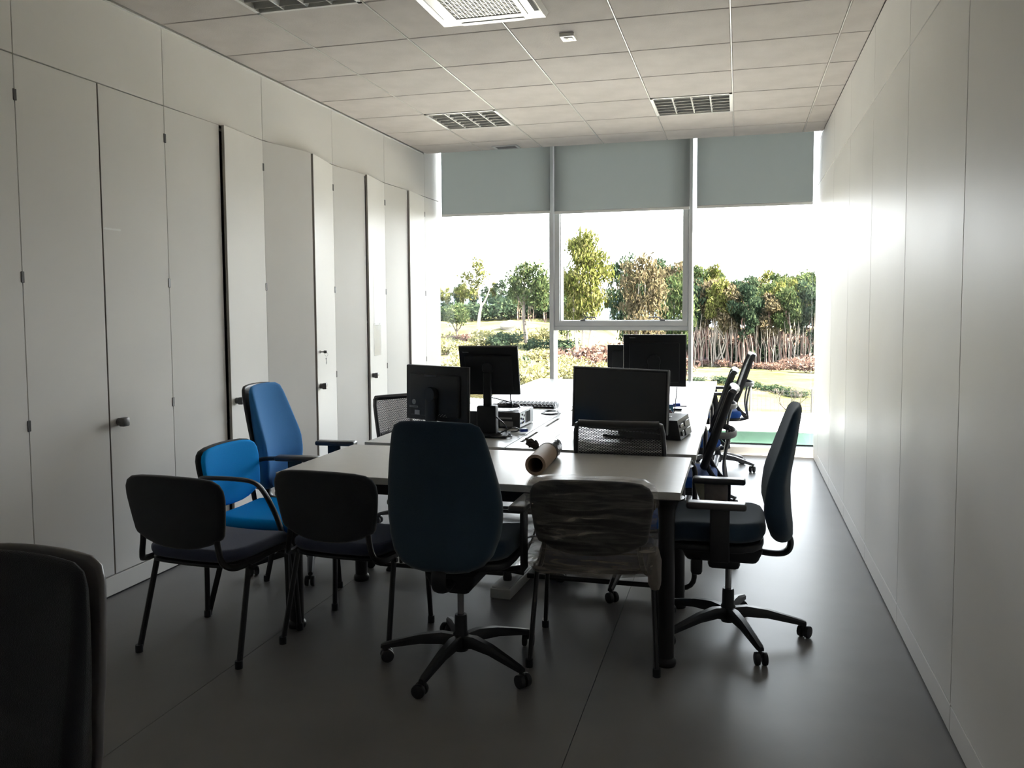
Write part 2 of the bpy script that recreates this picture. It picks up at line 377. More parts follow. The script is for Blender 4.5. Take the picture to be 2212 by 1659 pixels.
# --- right wall: one metre laminate panels over a base strip
def wpan(x, y0, y1, z0, z1, name, parent, sgn, m=None):
    g = .0030
    return MB().rbox((0, 0, 0), (.018, y1-y0-2*g, z1-z0-2*g), .0012, 1).build(name, m or M['laminate'], parent, smooth=False, loc=(x+sgn*.009, (y0+y1)/2, (z0+z1)/2))
yR = 3.0574
for k in range(-6, 6):
    y0, y1 = yR+k-0.0, min(yR+k+1.0, 8.47)
    if k < -5: y0 = YB+.02
    wpan(XR, y0, y1, ZJ, ZC+.0, 'upper_panel', wr, 1)
    if k < 5:
        wpan(XR, y0, y1, ZB, ZJ, 'wall_panel', wr, 1)
        wpan(XR, y0, y1, .008, ZB, 'base_panel', wr, 1)
    else: wpan(XR, y0, y1, .008, ZJ, 'wall_panel', wr, 1)
MB().box((XR+.03, 3.0, .004), (.03, 10.9, .008)).build('base_gap_shade', M['dark'], smooth=False)['kind'] = 'structure'  # dark strip: shade of the gap under the base panels put in as colour

# --- left wall: run of built-in cupboards
hinge_z = (.35, .95, 1.62, 2.42)
def cupboard(k, aL, aR, label, knob=True, knobL=False):
    y0 = 3.0508+k; t = thing('storage_cupboard', label, 'cupboard', (XL, y0+.5, 0), 0, 'built-in cupboards along the left wall')
    c = MB()
    for s in (-1, 1): c.box((-.25, s*.491, 1.55), (.42, .016, 2.9))
    c.box((-.455, 0, 1.55), (.01, .98, 2.9)).box((-.25, 0, 2.585), (.42, .966, .018)).box((-.25, 0, .115), (.42, .966, .018))
    for z in (.75, 1.35, 1.95): c.box((-.27, 0, z), (.36, .966, .018))
    c.build('carcass', M['laminate_in'], t, smooth=False)
    MB().rbox((-.009, 0, (ZJ+ZC)/2), (.018, .9955, ZC-ZJ-.005), .0012, 1).build('upper_panel', M['laminate'], t, smooth=False)
    MB().rbox((-.009, 0, .059), (.018, .9955, ZB-.016), .0012, 1).build('plinth', M['laminate'], t, smooth=False)
    MB().box((-.02, 0, .005), (.02, .99, .01)).build('plinth_shadow_gap', M['dark'], t, smooth=False)
    for s, ang in ((-1, aL), (1, aR)):
        # door origin on its hinge, local +y runs from hinge to the free edge
        mb = MB(); W_ = .4935
        mb.rbox((0, -s*(W_/2+.001), (ZB+ZJ)/2), (.018, W_, ZJ-ZB-.006), .0012, 1)
        d = mb.build('door', [M['laminate'], M['door_edge']], t, smooth=False)
        for p in d.data.polygons:
            if abs(p.normal.y) > .9 and p.normal.y*(-s) > 0: p.material_index = 1
        d.location = (-.009, s*.499, 0); d.rotation_euler = (0, 0, -s*math.radians(ang)*-1 if False else math.radians(ang)*s*1.0)
        for z in hinge_z:
            MB().rbox((.0095, -s*.002, z), (.006, .012, .05), .0015, 1).build('hinge', M['knob'], d)
        if (s > 0 and knob):
            kb = MB().lathe([(.020, 0), (.020, .018), (.019, .022)], n=14, rot=Matrix.Rotation(PI/2, 3, 'Y'), at=(.009, -s*.435, .895))
            kb.rbox((.044, -s*.435, .895), (.032, .046, .046), .006, 2)
            kb.build('knob', M['knob'], d)
    return t
names = {-5: None}
cups = {}
for k, aL, aR, lb in [
    (-4, 0, 0, 'closed laminate cupboard at the very back of the left-hand run, behind the viewer'),
    (-3, 0, 0, 'closed laminate cupboard of the left wall beside the viewer, out at the near end'),
    (-2, 0, 0, 'closed laminate cupboard of the left wall just outside the picture, before the first one seen'),
    (-1, 0, 0, 'closed grey laminate cupboard cut by the left edge of the picture, nearest the viewer'),
    (0, 0, 0, 'grey laminate cupboard with both tall doors shut, behind the first dark visitor chair'),
    (1, 1.2, 4.5, 'grey laminate cupboard with right door slightly ajar, behind the bright blue visitor chair'),
    (2, 11, 11, 'grey laminate cupboard with both doors standing open wide, keys hanging in its lock'),
    (3, 5, 7, 'grey laminate cupboard with papers taped on its ajar right door'),
    (4, 2, 4, 'grey laminate cupboard nearest the window, doors barely ajar')]:
    cups[k] = cupboard(k, aL, aR, lb)
def remnant(k, s_, y, z, w, h, m, nm):
    d = [c for c in cups[k].children if c.name.split('.')[0] == 'door'][0 if s_ < 0 else 1]; mb = MB(); R9 = random.Random(int(z*100)); P_ = [(q/8*w-w/2, h*(.25+.25*R9.random())*(1 if q else .2)) for q in range(9)]
    hy = 3.0508+k+.5+s_*.499
    mb.prism([(a, b) for a, b in P_]+[(a, -b*.6) for a, b in P_[::-1]], .0090, .0094, lambda a, b, c: (c, y-hy+a, z+b)).build(nm, m, d, smooth=False)
remnant(0, 1, 3.62, 1.88, .125, .016, M['paper'], 'tape_remnant')
wl2 = MB().box((XL-.25, 8.27, 1.66), (.02, .44, 3.32)).build('trim_2', M['laminate_in'], smooth=False); tag(wl2, kind='structure')
wpan(XL, 8.0508, 8.49, .008, ZJ, 'wall_panel', wl2, -1); wpan(XL, 8.0508, 8.49, ZJ, 3.33, 'upper_panel', wl2, -1)
MB().box((XL-.24, 8.478, 1.66), (.47, .02, 3.32)).build('return_panel', M['laminate'], wl2, smooth=False)
tag(MB().box((-3.45, 8.64, 1.66), (.36, .20, 3.32)).build('leak_stop_jamb', M['wallpaint'], smooth=False), kind='structure')  # unseen jamb added to stop daylight leaking in behind the return panel

# --- window wall
YF, YG = 8.535, 8.715
w1 = MB().box((-1.19, YF+.10, .0385), (4.16, .20, .077)).build('window_1', M['alu'], smooth=False); tag(w1, kind='structure')
MB().box((-1.19, YG-.012, .085), (4.16, .012, .012)).build('gasket', M['dark'], w1, smooth=False)
MB().box((-1.19, YF+.10, 3.30), (4.16, .20, .08)).build('head_frame', M['alu'], w1, smooth=False)
for x0, x1 in ((-1.900, -1.857), (-.481, -.4445), (-3.27, -3.20), (.80, .87)):
    MB().rbox(((x0+x1)/2, (YF+YG+.03)/2, 1.68), (x1-x0, YG+.03-YF, 3.2), .004, 1).build('mullion', M['alu'], w1, smooth=False)
for x0, x1, z0, z1 in ((-3.20, -1.90, .077, 3.26), (-.4445, .80, .077, 3.26), (-1.857, -.481, .077, 1.235)):
    MB().box(((x0+x1)/2, YG, (z0+z1)/2), (x1-x0, .008, z1-z0)).build('pane', M['glass'], w1, smooth=False)
MB().rbox((-1.169, (YF+YG)/2+.02, 1.2525), (1.376, .17, .047), .004, 1).build('transom', M['alu'], w1, smooth=False)
# top-hung sash with frame, glass and two handles
sash = MB()
xa, xb, za, zb = -1.855, -.483, 1.277, 3.25
def ring(mb, xa, xb, za, zb, w, y0, y1):
    yc, dy = (y0+y1)/2, y1-y0
    mb.box(((xa+xb)/2, yc, za+w/2), (xb-xa, dy, w)).box(((xa+xb)/2, yc, zb-w/2), (xb-xa, dy, w))
    mb.box((xa+w/2, yc, (za+zb)/2), (w, dy, zb-za-2*w)).box((xb-w/2, yc, (za+zb)/2), (w, dy, zb-za-2*w))
ring(sash, xa+.012, xb-.004, za, zb, .047, YF+.012, YG)
so = sash.build('window_sash', M['alu'], w1, smooth=False)
bead = MB(); ring(bead, xa+.055, xb-.047, za+.043, zb-.04, .012, YF+.05, YG+.005); bead.build('glazing_bead', M['acwhite'], so, smooth=False)
MB().box(((xa+xb)/2, YG-.02, (za+zb)/2), (xb-xa-.09, .008, zb-za-.08)).build('sash_pane', M['glass'], so, smooth=False)
for hx, s in ((-1.545, 1), (-.735, -1)):
    h = MB().rbox((hx, YF+.002, 1.333), (.055, .03, .018), .004, 1)
    h.tube(smooth([(hx+s*.01, YF-.008, 1.34), (hx+s*.035, YF-.03, 1.362), (hx+s*.07, YF-.035, 1.364), (hx+s*.12, YF-.035, 1.364), (hx+s*.14, YF-.035, 1.352)], 4), .006, 8)
    h.build('sash_handle', M['greyp'], so)
MB().box((-.60, YG-.026, 1.352), (.02, .002, .008)).build('glass_sticker', M['paper'], so, smooth=False)
# --- roller blinds
for x0, x1, zb, lb in ((-3.050, -1.872, 2.432, 'grey roller blind half lowered over the left window bay'),
                       (-1.828, -.472, 2.421, 'grey roller blind half lowered over the middle bay with the opening sash'),
                       (-.404, .672, 2.425, 'grey roller blind half lowered over the right window bay beside the white wall')):
    t = thing('roller_blind', lb, 'blind', ((x0+x1)/2, 8.44, 3.27), 0, 'roller blinds on the window'); w = x1-x0
    MB().box((0, .02, (zb+3.27)/2-3.27+.01), (w, .0012, 3.27-zb-.02)).build('fabric', M['blind'], t, smooth=False)
    MB().rbox((0, .02, zb+.014-3.27), (w, .014, .028), .004, 2).build('bottom_bar', M['acwhite'], t)
    MB().lathe([(.025, -w/2), (.025, w/2)], n=16, rot=Matrix.Rotation(PI/2, 3, 'Y')).build('roller_tube', M['alu'], t)
    for q in (-1, 1): MB().box((q*(w/2-.004), 0, .036), (.006, .06, .088)).build('bracket', M['alu'], t, smooth=False)

# ================================================================== CEILING FITTINGS
def luminaire(i, j, label):
    x, y = X0+.6*i+.3, Y0+.6*j+.3; t = thing('ceiling_light', label, 'light', (x, y, ZC), 0, 'louvred ceiling lights')
    h = MB(); ring_ = [(-.297, .297, -.297, .297)]
    h.box((0, 0, .075), (.59, .59, .004))
    for s in (-1, 1): h.box((s*.293, 0, .036), (.006, .592, .078)).box((0, s*.293, .036), (.592, .006, .078))
    for s in (-1, 1): h.box((s*.287, 0, -.002), (.020, .594, .006)).box((0, s*.287, -.002), (.594, .020, .006))
    h.build('housing', M['acwhite'], t, smooth=False)
    for k in (-1.5, -.5, .5, 1.5):
        MB().lathe([(.008, -.27), (.008, .27)], n=10, rot=Matrix.Rotation(PI/2, 3, 'X'), at=(k*.138, 0, .058)).build('tube', M['white'], t)
    for k in (-1, 0, 1):
        MB().prism([(-.004, 0), (.004, 0), (.022, .045), (-.022, .045)], -.277, .277, lambda a, b, c: (k*.138+a, c, b)).build('reflector', M['acwhite'], t, smooth=False)
    for k in range(6):
        yy = -.231+k*.0924
        MB().prism([(-.002, 0), (.002, 0), (.014, .038), (-.014, .038)], -.277, .277, lambda a, b, c: (c, yy+a, b)).build('louvre_blade', M['louvre'], t, smooth=False)
M['louvre'] = mat('louvre_aluminium', (.36, .36, .345), .4, metal=.35)
luminaire(-2, -2, 'louvred square ceiling light at the top edge of the picture, nearest the viewer')
luminaire(-2, 3, 'louvred square ceiling light above the left desks near the window')
luminaire(1, 3, 'louvred square ceiling light above the right side near the window')
# air conditioner cassette
t = thing('air_conditioner', 'white ceiling air conditioner cassette with perforated square grille', 'air conditioner', (-1.276, 4.12, ZC))
p = MB(); zz = -.028
o_ = .295
def ringz(mb, ro, ri, z0, z1):
    for s in (-1, 1):
        mb.box((s*(ro+ri)/2, 0, (z0+z1)/2), (ro-ri, 2*ro, z1-z0)).box((0, s*(ro+ri)/2, (z0+z1)/2), (2*ri, ro-ri, z1-z0))
p.add([(-o_, -o_, 0), (o_, -o_, 0), (o_, o_, 0), (-o_, o_, 0), (-o_+.012, -o_+.012, zz), (o_-.012, -o_+.012, zz), (o_-.012, o_-.012, zz), (-o_+.012, o_-.012, zz),
       (-.207, -.207, zz), (.207, -.207, zz), (.207, .207, zz), (-.207, .207, zz), (-.207, -.207, 0), (.207, -.207, 0), (.207, .207, 0), (-.207, .207, 0)],
      [(k+L*4, (k+1) % 4+L*4, (k+1) % 4+L*4+4, k+L*4+4) for L in (0, 1, 2) for k in range(4)])
p.build('panel', M['acwhite'], t, smooth=False)
MB().box((0, 0, .01), (.42, .42, .01)).build('filter_backing', M['dark'], t, smooth=False)
g = MB(); ringz(g, .204, .178, zz-.004, zz+.006)
for k in range(1, 18):
    u = -.178+k*.356/18
    g.box((u, 0, zz), (.0048, .356, .002)).box((0, u, zz), (.356, .0048, .0021))
g.build('grille', M['acwhite'], t, smooth=False)
for k in range(4):
    R_ = Matrix.Rotation(k*PI/2, 3, 'Z')
    MB().box(R_ @ Vector((.262, 0, zz-.0005)), (.028, .34, .002) if k % 2 == 0 else (.34, .028, .002)).build('air_slot', M['dark'], t, smooth=False)
    f = MB().rbox((0, 0, 0), (.034, .345, .003), .001, 1, rot=R_ @ Matrix.Rotation(.8 if k == 0 else .06, 3, 'Y')); f.build('flap', M['acwhite'], t, smooth=False, loc=R_ @ Vector((.285 if k == 0 else .262, 0, zz-(.012 if k == 0 else .003))))
t = thing('ceiling_sensor', 'small white square sensor on the ceiling beside the air conditioner', 'sensor', (-.955, 4.81, ZC))
MB().rbox((0, 0, -.010), (.085, .10, .020), .003, 1).build('case', M['acwhite'], t); MB().rbox((.004, 0, -.0215), (.05, .055, .004), .001, 1).build('face', M['white'], t)
MB().box((-.006, -.004, -.0245), (.016, .028, .002)).build('lens', M['knob'], t, smooth=False)
t = thing('air_vent', 'small rectangular ceiling vent beside the window blinds', 'vent', (-2.18, 7.91, ZC))
v = MB()
for s in (-1, 1): v.box((s*.112, 0, -.004), (.022, .17, .010)).box((0, s*.075, -.004), (.246, .022, .010))
v.build('frame', M['alu'], t, smooth=False); MB().box((0, 0, .012), (.21, .14, .004)).build('duct', M['dark'], t, smooth=False)
for k in range(5): MB().box((0, -.052+k*.026, .002), (.205, .004, .018), rot=Matrix.Rotation(.6, 3, 'X')).build('slat', M['greyp'], t, smooth=False)

# ================================================================== DESKS
def desk_leg(x, y, parent):
    MB().lathe([(.040, 0), (.043, .012), (.040, .026), (.033, .034), (.033, .60), (.036, .645), (.048, .68), (.072, .699)], at=(x, y, 0), n=18).build('leg', M['blackm'], parent)
nd = thing('meeting_desk', 'light grey rectangular desk nearest the viewer, ringed by chairs', 'desk', (-1.117, 3.75, 0))
MB().rbox((0, 0, .7145), (1.806, .806, .031), .002, 2).build('desktop', [M['desknear'], M['deskedge']], nd, smooth=False)
for sx_ in (-1, 1):
    for sy_ in (-1, 1): desk_leg(sx_*.845, sy_*.345, nd)
for sy_ in (-1, 1): MB().box((0, sy_*.345, .67), (1.60, .03, .05)).build('rail', M['blackm'], nd, smooth=False)
for sx_ in (-1, 1): MB().box((sx_*.845, 0, .67), (.03, .60, .05)).build('rail', M['blackm'], nd, smooth=False)

def bench(y0, y1, label, lids=()):
    L = y1-y0; t = thing('bench_desk', label, 'desk', (-1.095, (y0+y1)/2, 0), 0, 'double bench desks in the row to the window'); h = L/2
    for s in (-1, 1):
        MB().rbox((s*.499, 0, .7155), (.808-.004, L-.005, .029), .0018, 2).build('desktop', M['desk'], t, smooth=False)
    # central cable channel with access lids
    c = MB(); ys = sorted(lids); edges = [-h+.002]+[e for a, b in ys for e in (a-(y0+y1)/2, b-(y0+y1)/2)]+[h-.002]
    for a, b in zip(edges[0::2], edges[1::2]): c.box((.002, (a+b)/2, .7215), (.184, b-a, .016))
    for a, b in ys:
        a -= (y0+y1)/2; b -= (y0+y1)/2
        c.box((-.076, (a+b)/2, .7215), (.028, b-a, .016)).box((.0745, (a+b)/2, .7215), (.039, b-a, .016))
    c.build('cable_channel', M['desk'], t, smooth=False)
    for a, b in ys:
        a -= (y0+y1)/2; b -= (y0+y1)/2
        MB().rbox((.0035, (a+b)/2, .7215), (.095, b-a-.006, .0145), .0015, 1).build('channel_lid', M['desk'], t, smooth=False)
    MB().box((0, 0, .62), (.16, L-.1, .01)).box((-.08, 0, .65), (.006, L-.1, .06)).box((.08, 0, .65), (.006, L-.1, .06)).build('cable_tray', M['blackm'], t, smooth=False)
    for s in (-1, 1):
        yy = s*(h-.045); r = .06; xa, xb, za, zb = -.893, .893, .034, .694; P = []
        for cx, cz, a0 in ((xb-r, zb-r, 0), (xa+r, zb-r, PI/2), (xa+r, za+r, PI), (xb-r, za+r, 1.5*PI)):
            P += [(cx+r*math.cos(a0+q*PI/8), yy, cz+r*math.sin(a0+q*PI/8)) for q in range(5)]
        lg = MB().tube(P, .0135, 10, closed=True); lo = lg.build('loop_leg', M['blackm'], t)
        for fx in (-.78, .78): MB().lathe([(.02, 0), (.022, .004), (.02, .012), (.012, .024)], at=(fx, yy, 0), n=12).build('foot', M['blackm'], lo)
    for s in (-1, 1): MB().box((s*.35, 0, .68), (.04, L-.14, .04)).build('beam', M['blackm'], t, smooth=False)
    return t
bench(4.232, 5.664, 'double bench desk of the row next to the grey meeting desk, with two computers', [(4.424, 4.818), (5.04, 5.43)])
bench(5.668, 7.073, 'double bench desk in the middle of the row, carrying the keyboard and blue stationery', [(5.85, 6.24), (6.47, 6.86)])
bench(7.077, 8.47, 'double bench desk of the row against the window', [(7.27, 7.66), (7.88, 8.27)])

# ================================================================== CHAIRS
def sym(half): return half+[(-a, b) for a, b in half[-2:0:-1]]
BACK_V = sym([(0, .484), (.06, .486), (.11, .494), (.16, .510), (.195, .528), (.213, .537), (.222, .552), (.231, .60), (.240, .66), (.245, .705), (.242, .742), (.228, .768), (.20, .785), (.15, .793), (.07, .797), (0, .798)])
def visitor_chair(label, loc, rz, seat='fab_navy', back='fab_black', backf=None, arms=False, group='stackable visitor chairs'):
    t = thing('visitor_chair', label, 'chair', loc, rz, group)
    fy = lambda z: -.245-(z-.5)*.16
    MB().cushion(BACK_V, .040, .018, lambda a, b, c: (a, fy(b)+c+.35*a*a, b)).build('backrest', M[back], t)
    if backf:
        sc_ = [(a*.97, .642+(b-.642)*.965) for a, b in BACK_V]
        MB().cushion(sc_, .030, .014, lambda a, b, c: (a, fy(b)+c+.020+.35*a*a, b)).build('back_pad', M[backf], t)
    S = [(.13, -.205), (.18, -.200), (.215, -.17), (.232, -.10), (.238, 0), (.238, .12), (.230, .19), (.20, .222), (.13, .235)]
    S = [(0, -.206)]+S+[(0, .238)]
    def sf(a, b, c): return (a, b, .438+c+.35*a*a*.5-max(0, b-.13)**2*2.2+max(0, -b-.12)*.10)
    MB().cushion(sym(S), .055, .024, sf).build('seat', M[seat], t)
    MB().cushion(sym([(a*.97, b*.97) for a, b in S]), .014, .006, lambda a, b, c: (a, b, .405+c+.12*a*a)).build('seat_shell', M['blackp'], t)
    for s in (-1, 1):
        P = smooth([(s*.258, .222, .0), (s*.246, .212, .25), (s*.240, .200, .375), (s*.238, .165, .408), (s*.236, .05, .412), (s*.234, -.12, .405), (s*.225, -.200, .412), (s*.205, -.232, .44), (s*.192, -.238, .50), (s*.185, -.240, .56)], 4)
        MB().tube(P, .0145, 8, ry=.0105, up=(0, 1, .3)).build('side_frame', M['blackm'], t)
        MB().tube([(s*.238, -.105, .405), (s*.258, -.213, 0)], .0150, 8, ry=.0105, up=(0, 1, .2)).build('leg', M['blackm'], t)
        for y_ in (-.213, .222): MB().lathe([(.016, 0), (.0165, .02), (.0155, .032)], at=(s*.258, y_, 0), n=10).build('foot_cap', M['blackp'], t)
    for yy in (-.11, .13): MB().tube([(-.255, yy, .392), (.255, yy, .392)], .010, 8).build('cross_tube', M['blackm'], t)
    if arms:
        for s in (-1, 1):
            P = smooth([(s*.215, -.262, .655), (s*.262, -.20, .668), (s*.268, -.05, .672), (s*.268, .06, .660), (s*.262, .115, .605), (s*.252, .165, .50), (s*.243, .19, .41)], 5)
            MB().tube(P, .0165, 8, ry=.011, up=(s, 0, .2)).build('armrest', M['blackp'], t)
    reg(t); return t
va = visitor_chair('dark visitor chair standing free at the left, navy seat and all four legs showing', (-2.203, 3.168, 0), math.radians(-4.5))
vb = visitor_chair('dark visitor chair pushed to the desk, left of the tall swivel chair', (-1.648, 3.402, 0), math.radians(-4))
vc = visitor_chair('visitor chair wrapped in torn clear stretch film at the desk corner', (-.570, 3.475, 0), math.radians(4))
vd = visitor_chair('bright blue upholstered visitor chair with black tube armrests', (-2.24, 3.69, 0), math.radians(-90), seat='fab_blue', back='fab_black', backf='fab_blue', arms=True)

# stretch film over the wrapped chair
def wrinkle(p, a=.010):
    n1 = noise.noise(Vector((p[0]*9, p[1]*9, p[2]*22+p[0]*14)))+.6*noise.noise(Vector((p[0]*25, p[1]*25, p[2]*50)))
    return a*n1
FO = sym([(0, .408), (.08, .41), (.16, .412), (.22, .418), (.243, .43), (.252, .48), (.256, .56), (.262, .66), (.264, .72), (.258, .762), (.24, .790), (.21, .806), (.15, .812), (.07, .815), (0, .816)])
def dense(o, k=3):
    out = []
    for i in range(len(o)):
        a, b = o[i], o[(i+1) % len(o)]
        out += [(a[0]+(b[0]-a[0])*j/k, a[1]+(b[1]-a[1])*j/k) for j in range(k)]
    return out
def ff(a, b, c):
    y = -.245-(max(b, .45)-.5)*.16+c*1.25+.35*a*a; q = wrinkle((a, y, b), .013); return (a+q*.5, y+(q if c > 0 else q-.004), b+q*.3)
MB().cushion(dense(FO), .075, .030, ff, inner=(.95, .88, .8, .7, .6, .5, .4, .3, .2, .1)).build('stretch_film', M['film'], vc)
FB = sym([(0, .406), (.12, .407), (.22, .41), (.248, .425), (.256, .47), (.256, .52), (.235, .540), (.12, .515), (.03, .495), (0, .49)])
MB().cushion(dense(FB), .085, .034, lambda a, b, c: ff(a, b, c*1.02), inner=(.9, .75, .6, .45, .3, .15)).build('folded_film_band', M['film2'], vc)
fw = MB().cushion(dense(sym([(0, -.075), (.03, -.07), (.045, -.05), (.047, 0), (.045, .05), (.03, .085), (0, .09)])), .09, .03, lambda a, b, c: (.247+a*.55+wrinkle((a, b, c*3), .006), -.215+c, .43+b+wrinkle((b, a, c), .008)))
fw.build('foam_wrap', M['foam'], vc)

# five star base with castors, shared by all swivel chairs
def star_base(t, ba, leg_m='blackp', rr=.325):
    MB().lathe([(.030, .060), (.034, .075), (.034, .125), (.027, .14), (.026, .20), (.024, .21)], n=18).build('hub', M['blackp'], t)
    for k in range(5):
        a = ba+k*2*PI/5; ca, sa = math.cos(a), math.sin(a)
        mb = MB(); secs = [(.02, .100, .026, .026), (.08, .112, .024, .022), (.17, .104, .020, .018), (.26, .084, .017, .014), (rr-.005, .070, .015, .011), (rr+.012, .066, .011, .008)]
        vs = []; fs = []
        for q, (r, z, w, h) in enumerate(secs):
            for (du, dz) in ((-w, -h), (w, -h), (w, h*.4), (w*.55, h), (-w*.55, h), (-w, h*.4)):
                vs.append((r*ca-du*sa, r*sa+du*ca, z+dz))
        for q in range(len(secs)-1):
            for j in range(6): fs.append((q*6+j, q*6+(j+1) % 6, q*6+6+(j+1) % 6, q*6+6+j))
        fs.append((0, 1, 2, 3, 4, 5)); fs.append(tuple(30+j for j in range(6)))
        arm = mb.add(vs, fs).build('base_arm', M[leg_m], t)
        c = MB(); x, y = rr*ca, rr*sa; b = a+.9+k*1.3; R_ = Matrix.Rotation(b, 3, 'Z') @ Matrix.Rotation(PI/2, 3, 'X')
        off = Matrix.Rotation(b, 3, 'Z') @ Vector((.012, 0, 0))
        for s in (-1, 1):
            ctr = Vector((x, y, .0275))+off+(Matrix.Rotation(b, 3, 'Z') @ Vector((0, s*.0155, 0)))
            c.lathe([(.020, -.011), (.026, -.009), (.0275, -.004), (.0275, .004), (.026, .009), (.020, .011)], at=ctr, n=16, rot=R_)
        co = c.build('castor', M['blackp'], arm)
        MB().lathe([(.008, .045), (.008, .075)], at=(x, y, 0), n=8).rbox(Vector((x, y, .047))+off*.6, (.030, .012, .024), .004, 1, rot=Matrix.Rotation(b, 3, 'Z')).build('castor_fork', M['blackp'], arm)

BACK_T = sym([(0, .455), (.06, .456), (.115, .463), (.165, .485), (.20, .525), (.222, .59), (.232, .66), (.233, .72), (.226, .79), (.212, .87), (.196, .95), (.184, 1.0), (.170, 1.028), (.14, 1.043), (.07, 1.048), (0, 1.049)])
def tprof(z):
    k = [(.44, -.212), (.52, -.210), (.62, -.196), (.74, -.204), (.85, -.230), (1.00, -.262), (1.06, -.272)]
    for (z0, y0), (z1, y1) in zip(k[:-1], k[1:]):
        if z <= z1: return y0+(y1-y0)*max(0, (z-z0)/(z1-z0))
    return k[-1][1]
def task_chair(label, loc, rz, fab, ba, shell=False, back_fab=None, armz=.0, backtilt=0.0, film=False, group='high-backed task chairs'):
    t = thing('task_chair', label, 'chair', loc, rz, group)
    MB().cushion(dense(BACK_T, 2), .062, .030, lambda a, b, c: (a, tprof(b)-.018+c*(1.45-2.2*abs(b-.60) if b > .60 else 1.45-.9*abs(b-.6))+.75*a*a, b)).build('backrest', M[fab], t)
    if back_fab or shell:
        sc_ = [(a*1.016, .75+(b-.75)*1.004) for a, b in BACK_T]
        MB().cushion(dense(sc_, 2), .020, .009, lambda a, b, c: (a, tprof(b)-.062+c+.75*a*a, b)).build('back_shell', M['shell' if shell else back_fab], t)
    S = sym([(0, -.155), (.10, -.155), (.17, -.145), (.212, -.115), (.232, -.05), (.238, .06), (.236, .17), (.222, .24), (.19, .285), (.12, .300), (0, .303)])
    MB().cushion(dense(S, 2), .085, .034, lambda a, b, c: (a, b, .503+c+.25*a*a-max(0, b-.16)**2*2.0+max(0, -b-.05)*.12)).build('seat', M[fab], t)
    MB().cushion(S, .030, .010, lambda a, b, c: (a*.95, b*.95, .445+c+max(0, -b-.05)*.1)).build('seat_pan', M['blackp'], t)
    mch = MB().rbox((0, .03, .385), (.17, .30, .075), .018, 2, taper=(1.3, 1.2)).rbox((0, .02, .335), (.10, .14, .06), .02, 2)
    mch.tube([(.05, .09, .375), (.17, .11, .372), (.24, .12, .36)], .008, 8).rbox((-.11, .135, .335), (.05, .05, .075), .015, 2)
    mch.build('mechanism', M['blackp'], t)
    MB().tube(smooth([(0, -.06, .400), (0, -.16, .385), (0, -.225, .386), (0, -.255, .405), (0, -.262, .445), (0, -.240, .485), (0, -.225, .51)], 5), .030, 10, ry=.014, up=(1, 0, 0)).build('back_bar', M['blackp'], t)
    MB().lathe([(.014, .19), (.014, .36)], n=14).build('gas_lift', M['chrome'], t)
    for s in (-1, 1):
        a = MB().rbox((s*.262, .035, .515+armz/2), (.016, .080, .225+armz), .006, 2).tube([(s*.10, .035, .405), (s*.20, .035, .402), (s*.262, .035, .415)], .030, 8, ry=.010, up=(0, 1, 0))
        a.build('arm_post', M['blackp'], t)
        MB().rbox((s*.258, .050, .642+armz), (.072, .245, .028), .011, 3).build('armrest', M['padp'], t)
    star_base(t, ba)
    reg(t); return t
tS = task_chair('tall black swivel chair with its back to the viewer at the meeting desk', (-1.092, 3.205, 0), 0, 'fab_teal', math.radians(46), armz=.035)
tR = task_chair('swivel chair turned sideways at the right end of the desk, seen in profile', (-.03, 3.80, 0), math.radians(90), 'fab_teal', math.radians(-84))
tB = task_chair('steel blue high-backed swivel chair at the desk end before the cupboards', (-2.335, 4.235, 0), math.radians(-86), 'fab_steel', math.radians(95), back_fab='blackp', armz=.03)
tC = task_chair('dark navy swivel chair back cut off at the bottom left corner', (-1.435, 1.085, 0), math.radians(178), 'fab_black', 0, shell=True); tC.scale = (1.08, 1, .93)
# packing film still round the far arm of the profile chair
pk = MB().cushion(dense(sym([(0, -.10), (.045, -.10), (.052, -.08), (.054, .0), (.056, .07), (.048, .092), (0, .096)]), 2), .040, .016, lambda a, b, c: (.262+c+wrinkle((a, b, c), .004), .062+a+wrinkle((b, c, a), .003), .553+b))
pk.build('packing_paper', M['wrapbrown'], tR)
for q, (a, b) in enumerate((((.262, .125, .63), (.255, .045, .43)), ((.275, .15, .635), (.262, .06, .43)), ((.25, .105, .64), (.26, .035, .46)))):
    MB().tube(smooth([a, ((a[0]+b[0])/2+.004, (a[1]+b[1])/2+.012, (a[2]+b[2])/2), b], 4), .022-.004*q, 6, ry=.002, up=(0, 1, .4)).build('tape_strip', M['cream'], tR)

